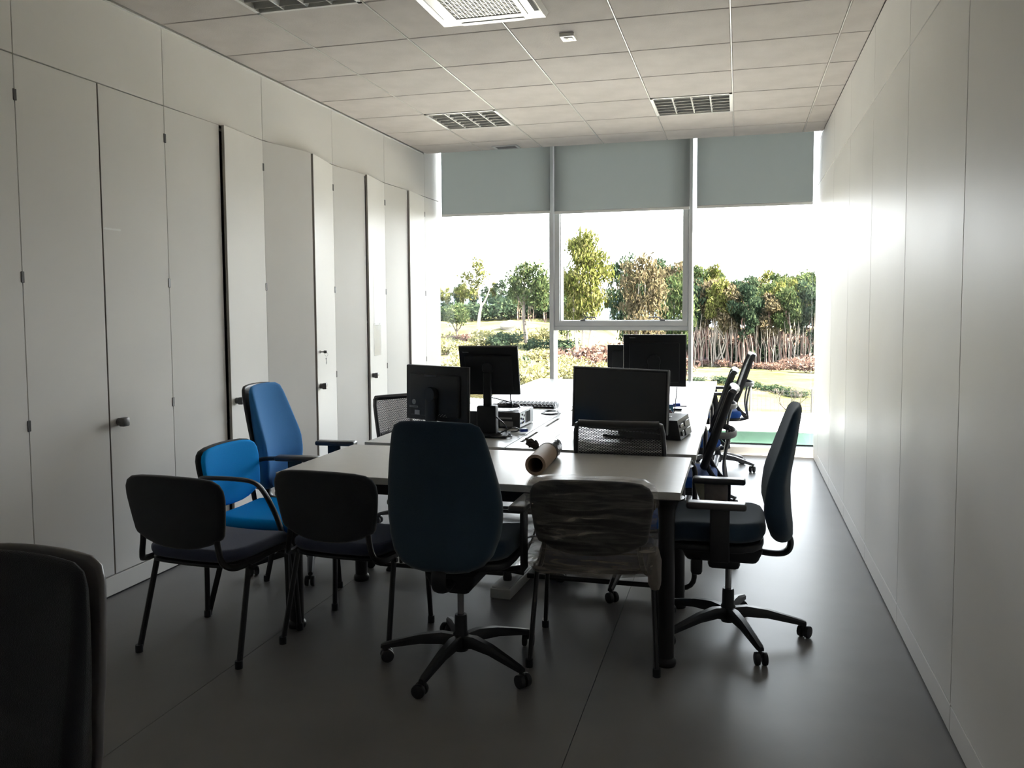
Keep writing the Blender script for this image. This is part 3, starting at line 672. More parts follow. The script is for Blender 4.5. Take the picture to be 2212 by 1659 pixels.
# mesh backed chairs
def mesh_chair(label, loc, rz, ba, dz=0.0, fab='fab_royal', arms=True, rail='greyp'):
    t = thing('mesh_chair', label, 'chair', loc, rz, 'mesh-backed office chairs')
    def yb(z): return -.155-(z-.55)*.33+.12*max(0, .66-z)
    zt, zl = .985+dz, .56+dz; P = []
    def wy(x, z): return yb(z-dz)+.45*x*x
    hw = lambda z: .226-.012*((z-zl)/(zt-zl))**2-.03*max(0, (zl+.1-z)/.1)**2
    side = [zl+(zt-zl)*q/10 for q in range(11)]
    right = [(hw(z), z) for z in side]; right[-1] = (hw(zt)-.006, zt-.002)
    top = [(hw(zt)*k, zt+.002+.006*k*k) for k in (.85, .45, 0, -.45, -.85)]
    loop = right+top+[(-a, b) for a, b in right[::-1]]+[(-.13, zl-.02), (0, zl-.026), (.13, zl-.02)]
    fr = MB().tube([(a, wy(a, b), b) for a, b in loop], .021, 10, ry=.0125, up=(0, 1, .3), closed=True).build('back_frame', M['blackp'], t)
    MB().tube([(hw(zt)*q*.93, wy(hw(zt)*q*.93, zt)-.006, zt+.006) for q in (-1, -.6, -.2, .2, .6, 1)], .022, 10, ry=.017, up=(0, 1, .3)).build('top_rail', M[rail], t)
    g = MB(); nx, nz = 10, 10; vs = []
    for q in range(nz+1):
        z = zl+.0+(zt-.004-zl)*q/nz
        for k in range(nx+1):
            x = -hw(z)+2*hw(z)*k/nx; vs.append((x, wy(x, z)+.012*math.sin(q/nz*PI), z))
    g.add(vs, [(q*(nx+1)+k, q*(nx+1)+k+1, (q+1)*(nx+1)+k+1, (q+1)*(nx+1)+k) for q in range(nz) for k in range(nx)]).build('mesh_panel', M['mesh'], t)
    # lumbar hoop behind the mesh and the two curved struts that carry the back
    zh = .745+dz; P = [(.205*math.cos(a), yb(zh-dz)+.02-.105*math.sin(a), zh-.012*math.sin(a)) for a in [PI*k/14 for k in range(15)]]
    MB().tube(P, .019, 8, ry=.008, up=(0, 0, 1)).build('lumbar_hoop', M[rail], t)
    for s in (-1, 1):
        P = smooth([(s*.14, yb(.74)-.055, zh-.01), (s*.145, yb(.68)-.055, .66+dz), (s*.135, yb(.60)-.075, .56+dz), (s*.11, yb(.55)-.105, .485+dz), (s*.085, yb(.55)-.115, .43+dz)], 5)
        MB().tube(P, .020, 8, ry=.009, up=(1, 0, 0)).build('back_strut', M[rail], t)
        P = smooth([(s*.175, yb(.60)+.012, .60+dz), (s*.16, yb(.56)-.005, .55+dz), (s*.125, yb(.55)-.055, .475+dz), (s*.085, yb(.55)-.105, .43+dz)], 5)
        MB().tube(P, .014, 8).build('frame_strut', M['blackp'], t)
    MB().tube(smooth([(0, yb(.55)-.12, .425+dz), (0, -.18, .405+dz), (0, -.08, .40+dz), (0, .02, .40+dz)], 4), .060, 10, ry=.016, up=(1, 0, 0)).build('spine', M['blackp'], t)
    S = sym([(0, -.20), (.12, -.20), (.19, -.185), (.225, -.15), (.238, -.05), (.24, .08), (.23, .19), (.20, .235), (.12, .25), (0, .253)])
    MB().cushion(S, .065, .028, lambda a, b, c: (a, b, .47+dz+c-max(0, b-.12)**2*1.8)).build('seat', M[fab], t)
    MB().cushion(S, .020, .008, lambda a, b, c: (a*.96, b*.96, .430+dz+c)).build('seat_pan', M['blackp'], t)
    MB().rbox((0, .02, .39+dz), (.14, .22, .06), .015, 2).build('mechanism', M['blackp'], t)
    MB().lathe([(.014, .19), (.014, .38+dz)], n=14).build('gas_lift', M['chrome'], t)
    if arms:
        for s in (-1, 1):
            a = MB().tube(smooth([(s*.15, .02, .415+dz), (s*.24, .02, .42+dz), (s*.285, .02, .46+dz), (s*.29, .03, .56+dz), (s*.29, .05, .652+dz)], 4), .028, 8, ry=.011, up=(0, 1, 0)).build('arm_post', M['blackp'], t)
            MB().rbox((s*.285, .055, .664+dz), (.078, .25, .026), .011, 3).build('armrest', M['padp'], t)
    star_base(t, ba, 'greyp' if rail == 'greyp' else 'blackp')
    reg(t); return t
mesh_chair('grey-framed mesh chair on the right of the bench nearest the profile swivel chair', (-.31, 5.02, 0), math.radians(90), math.radians(30))
mesh_chair('grey-framed mesh chair on the right, in the middle of three before the window', (-.31, 6.42, 0), math.radians(90), math.radians(30))
mesh_chair('grey-framed mesh chair with royal blue seat standing nearest the window', (-.165, 7.76, 0), math.radians(93), math.radians(30), dz=.045)
mesh_chair('black mesh chair between the meeting desk and the bench, its back to the viewer', (-.575, 4.40, 0), math.radians(1.5), math.radians(-96), dz=-.10, arms=False, rail='blackp')
mesh_chair('black mesh chair at the left of the bench behind the stickered monitor', (-2.03, 5.20, 0), math.radians(-130), math.radians(20), dz=-.13, arms=False, rail='blackp')
mesh_chair('black mesh chair at the far left of the bench near the window, mostly hidden', (-2.08, 6.85, 0), math.radians(-125), math.radians(50), dz=-.13, arms=False, rail='blackp')

# ================================================================== COMPUTERS ON THE DESKS
ZD = .7302
def text(body, size, m, parent, loc, rot, depth=.0004):
    cu = bpy.data.curves.new('lettering', 'FONT'); cu.body = body; cu.size = size; cu.extrude = depth; cu.align_x = 'LEFT'
    to = bpy.data.objects.new('lettering_curve', cu); C.objects.link(to); bpy.context.view_layer.update()
    me = bpy.data.meshes.new_from_object(to.evaluated_get(bpy.context.evaluated_depsgraph_get())); bpy.data.objects.remove(to); me.name = 'lettering'
    o = bpy.data.objects.new('lettering', me); C.objects.link(o); me.materials.clear(); me.materials.append(m); o.parent = parent; o.location = loc; o.rotation_euler = rot; return o
def monitor(label, loc, rz, w, h, zc, tilt=0.0, t_=.020, hump=True, stand='column', base=(.24, .19), thick_lower=False, dx=0.0):
    """local +y is the side the screen faces; the back faces -y"""
    t = thing('monitor', label, 'monitor', loc, rz, 'monitors on the bench desks'); R_ = Matrix.Rotation(-tilt, 3, 'X'); c0 = Vector((dx, 0, zc))
    E3 = (-tilt, 0, 0)
    pn = MB().rbox((0, 0, 0), (w, t_, h), .006, 2).build('panel', M['monitor'], t, loc=c0); pn.rotation_euler = E3
    fr = MB()
    for s in (-1, 1): fr.box((s*(w/2-.003), t_/2-.002, 0), (.0075, .008, h+.002)).box((0, t_/2-.002, s*(h/2-.003)), (w+.002, .008, .0075))
    fr.build('bezel', M['bezel'], pn, smooth=False)
    MB().box((0, t_/2+.0005, .004), (w-.03, .002, h-.04)).build('screen', M['screen'], pn, smooth=False)
    if hump: MB().rbox((0, -t_/2-.010, -.01), (w*.80, .028, h*.76), .010, 2).build('rear_cover', M['monitor'], pn)
    # stand
    MB().rbox((dx, -.055, .008), (base[0], base[1], .014), .006, 2).build('stand_base', M['monitor'], t)
    if thick_lower:
        MB().rbox((dx, -.075, .095), (.112, .085, .17), .008, 2).build('stand_sleeve', M['monitor'], t)
        MB().rbox((dx, -.072, .27), (.046, .040, .20), .010, 2).build('stand_column', M['monitor'], t)
        MB().lathe([(.030, 0), (.034, .012), (.034, .03), (.02, .04)], at=(dx, -.075, zc+.02), n=18, rot=Matrix.Rotation(-PI/2, 3, 'X')).build('swivel_mount', M['monitor'], t)
    else:
        MB().rbox((dx, -.055, zc*.5), (.075, .028, zc-.0), .008, 2).build('stand_column', M['monitor'], t)
        MB().lathe([(.040, 0), (.044, .010), (.04, .04), (.02, .05)], at=(dx, -.070, zc), n=18, rot=Matrix.Rotation(-PI/2, 3, 'X')).build('swivel_mount', M['monitor'], t)
    return t, pn
# small monitor with stickers on its back
m1, p1 = monitor('black monitor with grey stickers on its back, left of the row near the mesh chair', (-1.699, 4.60, ZD), math.radians(-23), .486, .324, .240, tilt=math.radians(1), t_=.024)
MB().lathe([(.0155, 0), (.0155, .001)], at=(-.155, -.036, -.055), n=20, rot=Matrix.Rotation(PI/2, 3, 'X')).build('round_badge', M['label'], p1)
MB().box((-.155, -.0368, -.083), (.072, .001, .011)).build('label_strip', M['label'], p1, smooth=False)
for k in range(8): MB().box((-.180+k*.0065, -.0375, -.083), (.003, .001, .004)).build('label_print', M['dark'], p1, smooth=False)
MB().box((-.128, -.0368, -.116), (.040, .001, .026)).build('label_strip', M['brand'], p1, smooth=False)
MB().rbox((-.02, -.0365, .105), (.10, .006, .012), .002, 1).build('carry_grip', M['blackm'], p1)
MB().rbox((0, -.040, -.055), (.062, .012, .14), .006, 2).build('stand_neck_cover', M['blackm'], p1)
for k in range(9): MB().box((.046+k*.0075, -.0372, -.122+.006*math.sin(k*2.1)), (.0045, .001, .004)).build('vent_slot', M['label'], p1, smooth=False)
# monitor on a tall pivot stand, maker's mark top left of the back
m2, p2 = monitor('black monitor seen from behind on a tall pivot stand, cables at its foot', (-1.395, 4.66, ZD), math.radians(6), .345, .305, .374, tilt=math.radians(-20), thick_lower=True)
text('lenovo', .0135, M['brand'], p2, (-.150, -.0135, .118), (PI/2, 0, 0))
# large monitor near the middle mesh chair
m3, p3 = monitor('large black monitor turned at an angle behind the middle mesh chair', (-.642, 4.70, ZD), math.radians(157.4), .617, .352, .219, tilt=math.radians(-3), t_=.022, base=(.20, .16))
# monitor with maker's mark, raised high
m4, p4 = monitor('tall-standing black monitor with a maker mark on its back, right desks', (-.535, 5.62, ZD), math.radians(2), .412, .345, .381, tilt=math.radians(-2))
text('lenovo', .0145, M['brand'], p4, (-.165, -.0135, .150), (PI/2, 0, 0))
m5, p5 = monitor('black monitor half hidden behind the tall-standing monitor nearer the window', (-.80, 6.62, ZD), math.radians(2), .40, .30, .29)

def computer(label, loc, rz, w, d, h, wedge=0.0):
    """front/back panel on local +x; w along x, d along y"""
    t = thing('desktop_computer', label, 'computer', loc, rz, 'small desktop computers lying on the desks')
    b = MB(); e = wedge
    if e: b.prism([(-w/2, .004), (w/2, .004), (w/2-e, h), (-w/2, h)], -d/2, d/2, lambda a, q, c: (a, c, q))
    else: b.rbox((0, 0, h/2+.002), (w, d, h-.004), .003, 1)
    b.build('case', M['blackp'], t, smooth=False)
    for sx_ in (-1, 1):
        for sy_ in (-1, 1): MB().lathe([(.01, 0), (.01, .006)], at=(sx_*w*.4, sy_*d*.4, 0), n=8).build('foot', M['blackm'], t)
    return t
pc = computer('black desktop computer lying flat with a coil of cable on top', (-1.465, 5.075, ZD), math.radians(-2), .375, .315, .100)
MB().box((.1885, 0, .051), (.002, .30, .088)).build('rear_plate', M['steel'], pc, smooth=False)
for k in range(4): MB().box((.190, -.115+k*.0, .05) if 0 else (.190, -.02+k*.028, .055), (.002, .018, .070)).build('expansion_slot', M['dark'], pc, smooth=False)
for k, (yy, zz_) in enumerate(((-.13, .03), (-.13, .06), (-.105, .03), (-.105, .055), (-.08, .03), (-.08, .05), (-.06, .035), (-.06, .07), (-.1, .08))):
    MB().box((.1905, yy, zz_), (.002, .014, .012)).build('port', M['dark'] if k % 3 else M['bluep'], pc, smooth=False)
MB().box((.09, -.1585, .062), (.10, .001, .010)).build('case_badge', M['brand'], pc, smooth=False)
MB().box((.105, -.1585, .027), (.085, .001, .032)).build('licence_sticker', M['label'], pc, smooth=False)
MB().box((-.03, .02, .1005), (.30, .26, .001)).build('lid_plate', M['steel'], pc, smooth=False)
pc2 = computer('black wedge-fronted desktop computer right of the large angled monitor', (-.42, 4.83, ZD), math.radians(-7), .29, .335, .112, wedge=.022)
for q, (yy, zz_, sy_, sz_) in enumerate(((-.10, .078, .09, .018), (.06, .075, .14, .030), (-.10, .035, .05, .026), (.05, .030, .17, .035))):
    MB().rbox((.145-.0115-(zz_-.056)*.2+.006, yy, zz_), (.006, sy_, sz_), .002, 1, rot=Matrix.Rotation(-.2, 3, 'Y')).build('drive_bay', M['greyp' if q % 2 else 'blackm'], pc2)
MB().rbox((0, -.02, .113), (.12, .06, .003), .001, 1).build('lid_catch', M['blackm'], pc2)

# keyboard
kbd = thing('keyboard', 'black keyboard lying behind the flat desktop computer', 'keyboard', (-1.515, 6.03, ZD), math.radians(-2))
MB().prism([(-.075, 0), (.075, 0), (.075, .028), (-.075, .014)], -.225, .225, lambda a, b, c: (c, a, b)).build('case', M['blackp'], kbd, smooth=False)
kq = None
for r in range(5):
    for k in range(15):
        x = -.205+k*.0293; y = -.056+r*.026; z = .022+.014*(y+.075)/.15
        if kq is None: kq = MB().rbox((0, 0, 0), (.0235, .021, .010), .003, 1, taper=(.8, .8)).build('key', M['blackm'], kbd, loc=(x, y, z)); kd = kq.data
        else:
            o = bpy.data.objects.new('key', kd); C.objects.link(o); o.parent = kbd; o.location = (x, y, z)
def cable(name, label, pts, r, m='blackp', cat='cable', extra=()):
    mb = MB(); P = smooth(pts, 5); mb.tube(P, r, 6)
    for e in extra: mb.tube(smooth(e, 5), r, 6)
    o = mb.build(name, M[m]); tag(o, label, cat); return o
def coil(cx, cy, z, R_, n, seed, flat=.6, dz=.004):
    q = random.Random(seed); P = []
    for k in range(n*8):
        a = k*PI/4; rr = R_*(.75+.35*q.random()); P.append((cx+rr*math.cos(a), cy+rr*flat*math.sin(a), z+dz*(k/8)+.004*q.random()))
    return P
t = cable('cable_coil', 'black mains cable coiled on top of the flat desktop computer', coil(-1.405, 5.06, .842, .085, 4, 3), .0042)
for k, (dx_, dy_) in enumerate(((.01, -.02),)): MB().rbox((-1.375, 5.03, .862), (.045, .028, .024), .006, 2).build('plug', M['blackp'], t); MB().tube([(-1.352, 5.024, .862), (-1.335, 5.018, .862)], .002, 6).build('plug_pin', M['chrome'], t)
t = cable('cable_bundle', 'tangle of black monitor cables with a blue connector at the pivot stand foot', coil(-1.36, 4.57, .738, .07, 3, 5), .0042,
          extra=([(-1.385, 4.58, .92), (-1.34, 4.56, .86), (-1.29, 4.60, .80), (-1.30, 4.68, .752), (-1.34, 4.70, .742)], [(-1.33, 4.52, .742), (-1.25, 4.60, .78), (-1.22, 4.66, .765), (-1.25, 4.70, .745), (-1.30, 4.72, .74)], [(-1.38, 4.53, .75), (-1.30, 4.50, .742), (-1.24, 4.56, .74), (-1.28, 4.64, .742)]))
MB().rbox((-1.215, 4.745, .748), (.045, .034, .018), .004, 2, rot=Matrix.Rotation(.6, 3, 'Z')).build('video_connector', M['bluep'], t)
cable('video_cable', 'thin cable with a ferrite lump hanging from the pivot monitor', [(-1.30, 4.78, .965), (-1.315, 4.82, .93), (-1.33, 4.90, .895), (-1.36, 5.02, .850), (-1.45, 5.14, .842), (-1.50, 5.20, .842)], .0038,
      extra=([(-1.47, 4.80, .94), (-1.40, 4.95, .90), (-1.36, 5.10, .86), (-1.33, 5.22, .80), (-1.30, 5.3, .738)],))
cable('keyboard_cable', 'thin wire heaped beside the keyboard on the bench', coil(-1.24, 5.62, .736, .07, 4, 9, 1.6, .003)+[(-1.27, 5.9, .765), (-1.30, 5.98, .78)], .0024)
cable('adapter_cable', 'pale cable loop lying behind the stickered monitor', [(-1.62, 5.05, .736), (-1.72, 5.25, .736), (-1.66, 5.45, .736), (-1.55, 5.40, .736), (-1.58, 5.30, .736)], .004, 'greyp')
cable('monitor_cable', 'thin cable hanging from the tall-standing monitor', [(-.385, 5.60, .94), (-.392, 5.61, .87), (-.40, 5.62, .80), (-.42, 5.64, .738), (-.47, 5.66, .735)], .003)
# blue desk clutter
t = thing('stapler', 'blue stapler on the right bench beside the tall-standing monitor', 'stapler', (-.455, 6.03, ZD), math.radians(8))
MB().rbox((0, 0, .008), (.15, .035, .014), .004, 2).build('base', M['blackp'], t); MB().rbox((-.005, 0, .036), (.14, .032, .026), .008, 2, rot=Matrix.Rotation(-.08, 3, 'Y')).build('jaw', M['bluep'], t); MB().rbox((.085, 0, .030), (.05, .01, .008), .003, 1).build('lever', M['blackm'], t)
t = thing('card_box', 'small teal and blue box on the right bench edge of the clutter', 'box', (-.47, 5.90, ZD), math.radians(12))
MB().rbox((0, 0, .026), (.075, .05, .052), .006, 2).build('body', M['tealp'], t); MB().rbox((0, 0, .055), (.078, .053, .008), .003, 1).build('lid', M['bluep'], t)
t = thing('hole_punch', 'dark red hole punch in front of the small teal box', 'punch', (-.475, 5.805, ZD), math.radians(15))
MB().rbox((0, 0, .012), (.085, .05, .022), .004, 2).build('base', M['redp'], t); MB().rbox((0, .004, .030), (.075, .03, .012), .004, 2).build('lever', M['greyp'], t)
t = thing('computer_mouse', 'small white mouse behind the wedge-fronted computer', 'mouse', (-.415, 5.40, ZD), 0)
MB().cushion(sym([(0, -.052), (.02, -.05), (.03, -.03), (.031, .02), (.022, .048), (0, .055)]), .034, .015, lambda a, b, c: (a, b, .017+c)).build('shell', M['white'], t)
MB().box((0, .03, .0345), (.006, .016, .004)).build('wheel', M['knob'], t, smooth=False)

# cardboard tube on the near desk
tt = thing('cardboard_tube', 'brown cardboard tube lying on the near desk with shiny tape on its far end', 'tube', (-.855, 3.545, ZD+.0475), math.radians(3))
n_ = 28; P = MB(); R1, R2, L_ = .0465, .0335, .50
vs = []; fs = []
for y, r in ((0, R2), (0, R1), (L_*.78, R1), (L_*.78, R2)):
    vs += [(r*math.cos(2*PI*k/n_), y, r*math.sin(2*PI*k/n_)) for k in range(n_)]
for q in range(4):
    for k in range(n_): fs.append((q*n_+k, q*n_+(k+1) % n_, ((q+1) % 4)*n_+(k+1) % n_, ((q+1) % 4)*n_+k))
P.add(vs, fs).build('tube_wall', M['card'], tt)
MB().lathe([(R1+.0018, L_*.62), (R1+.0022, L_*.66), (R1+.0018, L_*.66)], n=28, rot=Matrix.Rotation(-PI/2, 3, 'X')).build('tape_band', M['rag'], tt)
wr_ = MB(); vs = []; fs = []
for q in range(9):
    y = L_*(.66+.34*q/8)
    for k in range(36):
        a = 2*PI*k/36; r = R1+.002+.003*noise.noise(Vector((math.cos(a)*4, math.sin(a)*4, q*.9)))-.004*(q/8)**3; vs.append((r*math.cos(a), y, r*math.sin(a)))
for q in range(8):
    for k in range(36): fs.append((q*36+k, q*36+(k+1) % 36, q*36+36+(k+1) % 36, q*36+36+k))
fs.append(tuple(8*36+k for k in range(36)))
wr_.add(vs, fs).build('foil_wrap', M['foil'], tt)
rg = MB(); RR = random.Random(4)
for k in range(7):
    a = Vector((-.036-.003*k, L_*.64, .020+.006*k)); pts = [a]
    for q in range(4): pts.append(pts[-1]+Vector((-.011-.006*RR.random(), .010*(RR.random()-.3), .016*(RR.random()-.35))))
    rg.tube(smooth(pts, 3), .014-.001*k, 6, ry=.005, up=(0, 1, .3))
rg.build('loose_tape_end', M['rag'], tt)

# floor items under the desks
t = thing('power_strip', 'white power strip with a black plug lying on the floor under the desk', 'power strip', (-1.130, 4.29, 0), math.radians(-3))
MB().rbox((0, 0, .026), (.108, .62, .050), .004, 2).build('body', M['white'], t)
MB().rbox((0, 0, .056), (.096, .60, .012), .005, 2).build('cover', M['clear'], t)
for k in range(5): MB().lathe([(.019, .0), (.019, .004)], at=(0, -.10+k*.085, .0515), n=16).build('socket', M['greyp'], t)
t = cable('power_plug', 'black mains plug standing in the white power strip, cable arching away', [(-1.140, 4.10, .13), (-1.135, 4.12, .19), (-1.10, 4.25, .235), (-1.03, 4.45, .20), (-.98, 4.60, .08), (-.95, 4.72, .012)], .0048)
MB().lathe([(.022, .060), (.024, .075), (.020, .105), (.010, .135)], at=(-1.140, 4.10, 0), n=14).build('plug_body', M['blackp'], t)
cable('floor_cables', 'heap of black cables on the floor beneath the bench', coil(-.95, 4.62, .01, .15, 5, 21, 1.0, .006), .0055, extra=(coil(-.78, 4.70, .01, .11, 3, 22, 1.1, .006), [(-1.02, 4.50, .012), (-.95, 4.60, .06), (-.85, 4.66, .10), (-.8, 4.7, .3), (-.95, 4.75, .6)], [(-1.18, 4.55, .012), (-1.12, 4.66, .2), (-1.1, 4.7, .45), (-1.1, 4.75, .61)]))
MB().rbox((-.945, 4.40, .055), (.075, .12, .11), .006, 2).build('power_adapter', M['blackp']); tag(bpy.data.objects['power_adapter'], 'black box-shaped power adapter on the floor behind the wrapped chair', 'adapter')

# paper on the ajar door, keys in the lock
def on_door(k, s, ang, along, z, out=.0105):
    hx, hy = XL-.009, 3.0508+k+.5+s*.499; a = math.radians(ang)*s
    dx, dy = 0, -s*along
    x = hx+math.cos(a)*out-math.sin(a)*dy; y = hy+math.sin(a)*out+math.cos(a)*dy
    return (x, y, z), a
l, a = on_door(3, 1, 7, .30, 1.545, .0098)
t = MB().box((0, 0, 0), (.0006, .14, .42)).build('paper_sheet', M['paper'], loc=l, smooth=False); t.rotation_euler = (0, 0, a); tag(t, 'narrow white paper sheet taped high on the ajar cupboard door', 'paper')
l, a = on_door(3, 1, 7, .29, 1.20, .0102)
t = thing('plastic_sleeve', 'clear crinkled plastic sleeve taped below the white paper on the cupboard door', 'sleeve', l, a)
sl = MB(); vs = []
for q in range(9):
    for k in range(7): vs.append((.002+.004*abs(noise.noise(Vector((q*.8, k*.9, 2)))), -.10+.2*k/6, -.14+.28*q/8))
sl.add(vs, [(q*7+k, q*7+k+1, (q+1)*7+k+1, (q+1)*7+k) for q in range(8) for k in range(6)]).build('sleeve', M['clear'], t)
MB().box((.003, 0, .132), (.002, .19, .012)).build('tape', M['paper'], t, smooth=False)
l, a = on_door(2, 1, 11, .435, 1.150, .009)
t = thing('key_bunch', 'bunch of keys with a black tag hanging in the wide open cupboard door lock', 'keys', l, a)
MB().lathe([(.012, 0), (.012, .006)], n=14, rot=Matrix.Rotation(PI/2, 3, 'Y')).build('lock_barrel', M['chrome'], t)
MB().rbox((.018, 0, 0), (.028, .004, .008), .001, 1).rbox((.042, 0, 0), (.024, .007, .022), .004, 2).build('key', M['knob'], t)
MB().tube([(.05+.012*math.cos(q*PI/8), .0, -.018+.014*math.sin(q*PI/8)) for q in range(16)], .001, 6, closed=True).build('ring', M['chrome'], t)
MB().rbox((.048, .004, -.065), (.004, .010, .045), .001, 1, rot=Matrix.Rotation(.25, 3, 'X')).build('key', M['knob'], t)
MB().rbox((.050, -.004, -.068), (.004, .008, .050), .001, 1, rot=Matrix.Rotation(-.2, 3, 'X')).build('key', M['steel'], t)

# ================================================================== OUTSIDE
pp = MB().rbox((-1.0, 9.80, -1.42), (14.0, 1.60, 3.18), .01, 1).build('parapet', M['parap_shade'], smooth=False); tag(pp, kind='structure')
for k in range(-5, 5):
    for y0, y1 in ((8.985, 9.845), (9.853, 10.62)):
        MB().rbox((k*1.4+.2, (y0+y1)/2, .172), (1.396, y1-y0, .012), .003, 1).build('coping_slab', M['stone'], pp, smooth=False)
tag(B((-1.0, 8.88, -.09), (14.0, .22, .04)).build('gutter', M['parap_shade'], smooth=False), kind='structure')
# terrain
CP = np.array([(-14.2, 45, -.75), (-10.6, 42, -.35), (-17.1, 50, -.30), (-16.4, 60, .45), (-12, 62, .3), (-9.5, 30, -1.15), (-7, 30, -1.25), (-11, 30, -1.1), (-7.3, 40, -1.27), (-5, 38, -1.6), (-3.5, 46, -2.3), (-1.5, 40, -2.8), (-2.5, 60, -3.0), (1.5, 65, -3.1), (5.5, 65, -3.1), (2.5, 35, -3.05), (0, 35, -3.05), (6, 30, -3.1), (-9, 70, -1.0), (-3, 80, -2.6), (5, 90, -2.6), (-20, 90, .5), (-25, 30, -.6), (-30, 60, 1.0), (20, 60, -3.2), (30, 40, -3.3), (0, 15, -3), (-6, 15, -2.2), (-14, 15, -1.5), (10, 15, -3.2), (-40, 120, 1.5), (40, 120, -2), (0, 130, -2)])
def gz(x, y):
    d2 = (CP[:, 0]-x)**2+((CP[:, 1]-y)*.6)**2+.6; w = 1/d2**1.6; return float((w*CP[:, 2]).sum()/w.sum())
nx, ny = 120, 110; vs = []
for j in range(ny+1):
    y = 10.7+130*(j/ny)**1.5
    for i in range(nx+1):
        x = -55+110*i/nx; vs.append((x, y, gz(x, y)+.10*noise.noise(Vector((x*.6, y*.6, 0)))))
gr = MB().add(vs, [(j*(nx+1)+i, j*(nx+1)+i+1, (j+1)*(nx+1)+i+1, (j+1)*(nx+1)+i) for j in range(ny) for i in range(nx)]).build('terrain', M['ground']); tag(gr, kind='structure')
gr.data.materials.append(M['bounce_paving'])
for p_ in gr.data.polygons:
    if p_.center.y < 25: p_.material_index = 1  # added paving close to the building, out of view, bounces light indoors
hv = []
for i in range(81):
    x = -700+1400*i/80; h = 11+7*noise.noise(Vector((x*.006, 3, 0)))-.006*max(-60, x+230)
    hv += [(x, 620, -12), (x, 660, max(1, h)), (x, 760, max(.5, h*.7))]
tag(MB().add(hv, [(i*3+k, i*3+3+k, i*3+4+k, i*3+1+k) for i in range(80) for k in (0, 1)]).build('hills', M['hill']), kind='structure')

def leaves(blobs, n, size, hang=.5, asp=.45, shell=.55):
    """blobs: (x,y,z,rx,ry,rz); returns a MB of separate leaf quads"""
    w = np.array([b[3]*b[4]*b[5] for b in blobs])**.67; idx = rng.choice(len(blobs), n, p=w/w.sum()); bb = np.array(blobs)[idx]
    d = rng.normal(size=(n, 3)); d /= np.linalg.norm(d, axis=1)[:, None]; r = (shell+(1-shell)*rng.random(n)**.6)*(1+.16*rng.normal(size=n))
    c = bb[:, :3]+d*bb[:, 3:]*r[:, None]
    a = rng.normal(size=(n, 3)); a[:, 2] -= hang*2; a /= np.linalg.norm(a, axis=1)[:, None]
    b = np.cross(a, rng.normal(size=(n, 3))); b /= np.linalg.norm(b, axis=1)[:, None]
    s = size*(.6+.8*rng.random(n))[:, None]; a = a*s*.5; b = b*s*.5*asp
    V = np.stack([c-a, c-a*.1+b, c+a, c-a*.1-b], 1).reshape(-1, 3)
    me = bpy.data.meshes.new('foliage'); me.vertices.add(4*n); me.vertices.foreach_set('co', V.ravel())
    me.loops.add(4*n); me.loops.foreach_set('vertex_index', np.arange(4*n)); me.polygons.add(n); me.polygons.foreach_set('loop_start', np.arange(n)*4)
    me.polygons.foreach_set('loop_total', np.full(n, 4)); me.update(); me.validate(); return me
def crown(parent, blobs, n, size, m, **k):
    me = leaves(blobs, n, size, **k); me.materials.append(M[m]); o = bpy.data.objects.new('crown', me); C.objects.link(o); o.parent = parent; return o
def tree(label, x, y, trunks, blobs, n, size, leafm, barkm='bark', group='trees outside the window', name='tree', z=None, **k):
    t = thing(name, label, 'tree' if name == 'tree' else 'shrub', (x, y, gz(x, y)-.1 if z is None else z), 0, group)
    tb = MB()
    for pts, r0, r1 in trunks:
        P = smooth(pts, 3); tb.tube(P, [r0+(r1-r0)*i/(len(P)-1) for i in range(len(P))], 6)
    if trunks: tb.build('trunk', M[barkm], t)
    if n: crown(t, blobs, n, size, leafm, **k)
    reg(t); return t
# left bay
tree('tall thin sapling forking into a V, sparse leaves, leftmost bay', -14.2, 45, [([(0, 0, 0), (.06, 0, 1.0), (.17, 0, 2.0), (.27, 0, 2.45), (.14, 0, 2.9), (.0, 0, 3.7), (.07, 0, 4.6)], .11, .02), ([(.27, 0, 2.40), (.48, .1, 2.75), (.71, .1, 3.3), (.90, .1, 4.0)], .06, .012), ([(.1, 0, 2.9), (-.4, 0, 3.2), (-.8, .1, 3.3)], .03, .01), ([(.02, 0, 3.5), (-.35, 0, 3.9), (-.6, 0, 4.1)], .03, .01)],
     [(.05, 0, 4.65, .38, .4, .5), (-.55, 0, 4.0, .45, .4, .35), (-.95, 0, 3.25, .42, .4, .33), (-.3, 0, 3.1, .55, .5, .32), (.3, 0, 4.1, .42, .4, .42), (-.05, 0, 3.6, .4, .4, .4)], 900, .20, 'leafy', 'barkpale', shell=.2)
tree('tree with dark leaning trunk and rounded crown, left bay beside the mullion', -10.55, 42, [([(0, 0, 0), (-.10, 0, .8), (-.16, 0, 1.6), (-.14, 0, 2.6), (-.1, 0, 3.6), (-.1, 0, 4.4)], .12, .02), ([(-.15, 0, 1.9), (-.6, 0, 2.7), (-.9, 0, 3.3)], .05, .015), ([(-.14, 0, 2.2), (.4, 0, 3.0), (.7, 0, 3.6)], .05, .015)],
     [(-.45, 0, 3.3, .65, .6, .65), (-.1, 0, 3.9, .5, .5, .4), (.45, .1, 3.6, .75, .6, .6), (.75, 0, 3.1, .55, .6, .6), (-.7, 0, 2.7, .4, .4, .4), (.2, 0, 2.5, .65, .5, .5), (.8, 0, 2.2, .4, .4, .5)], 2600, .20, 'leafg', 'bark', shell=.3)
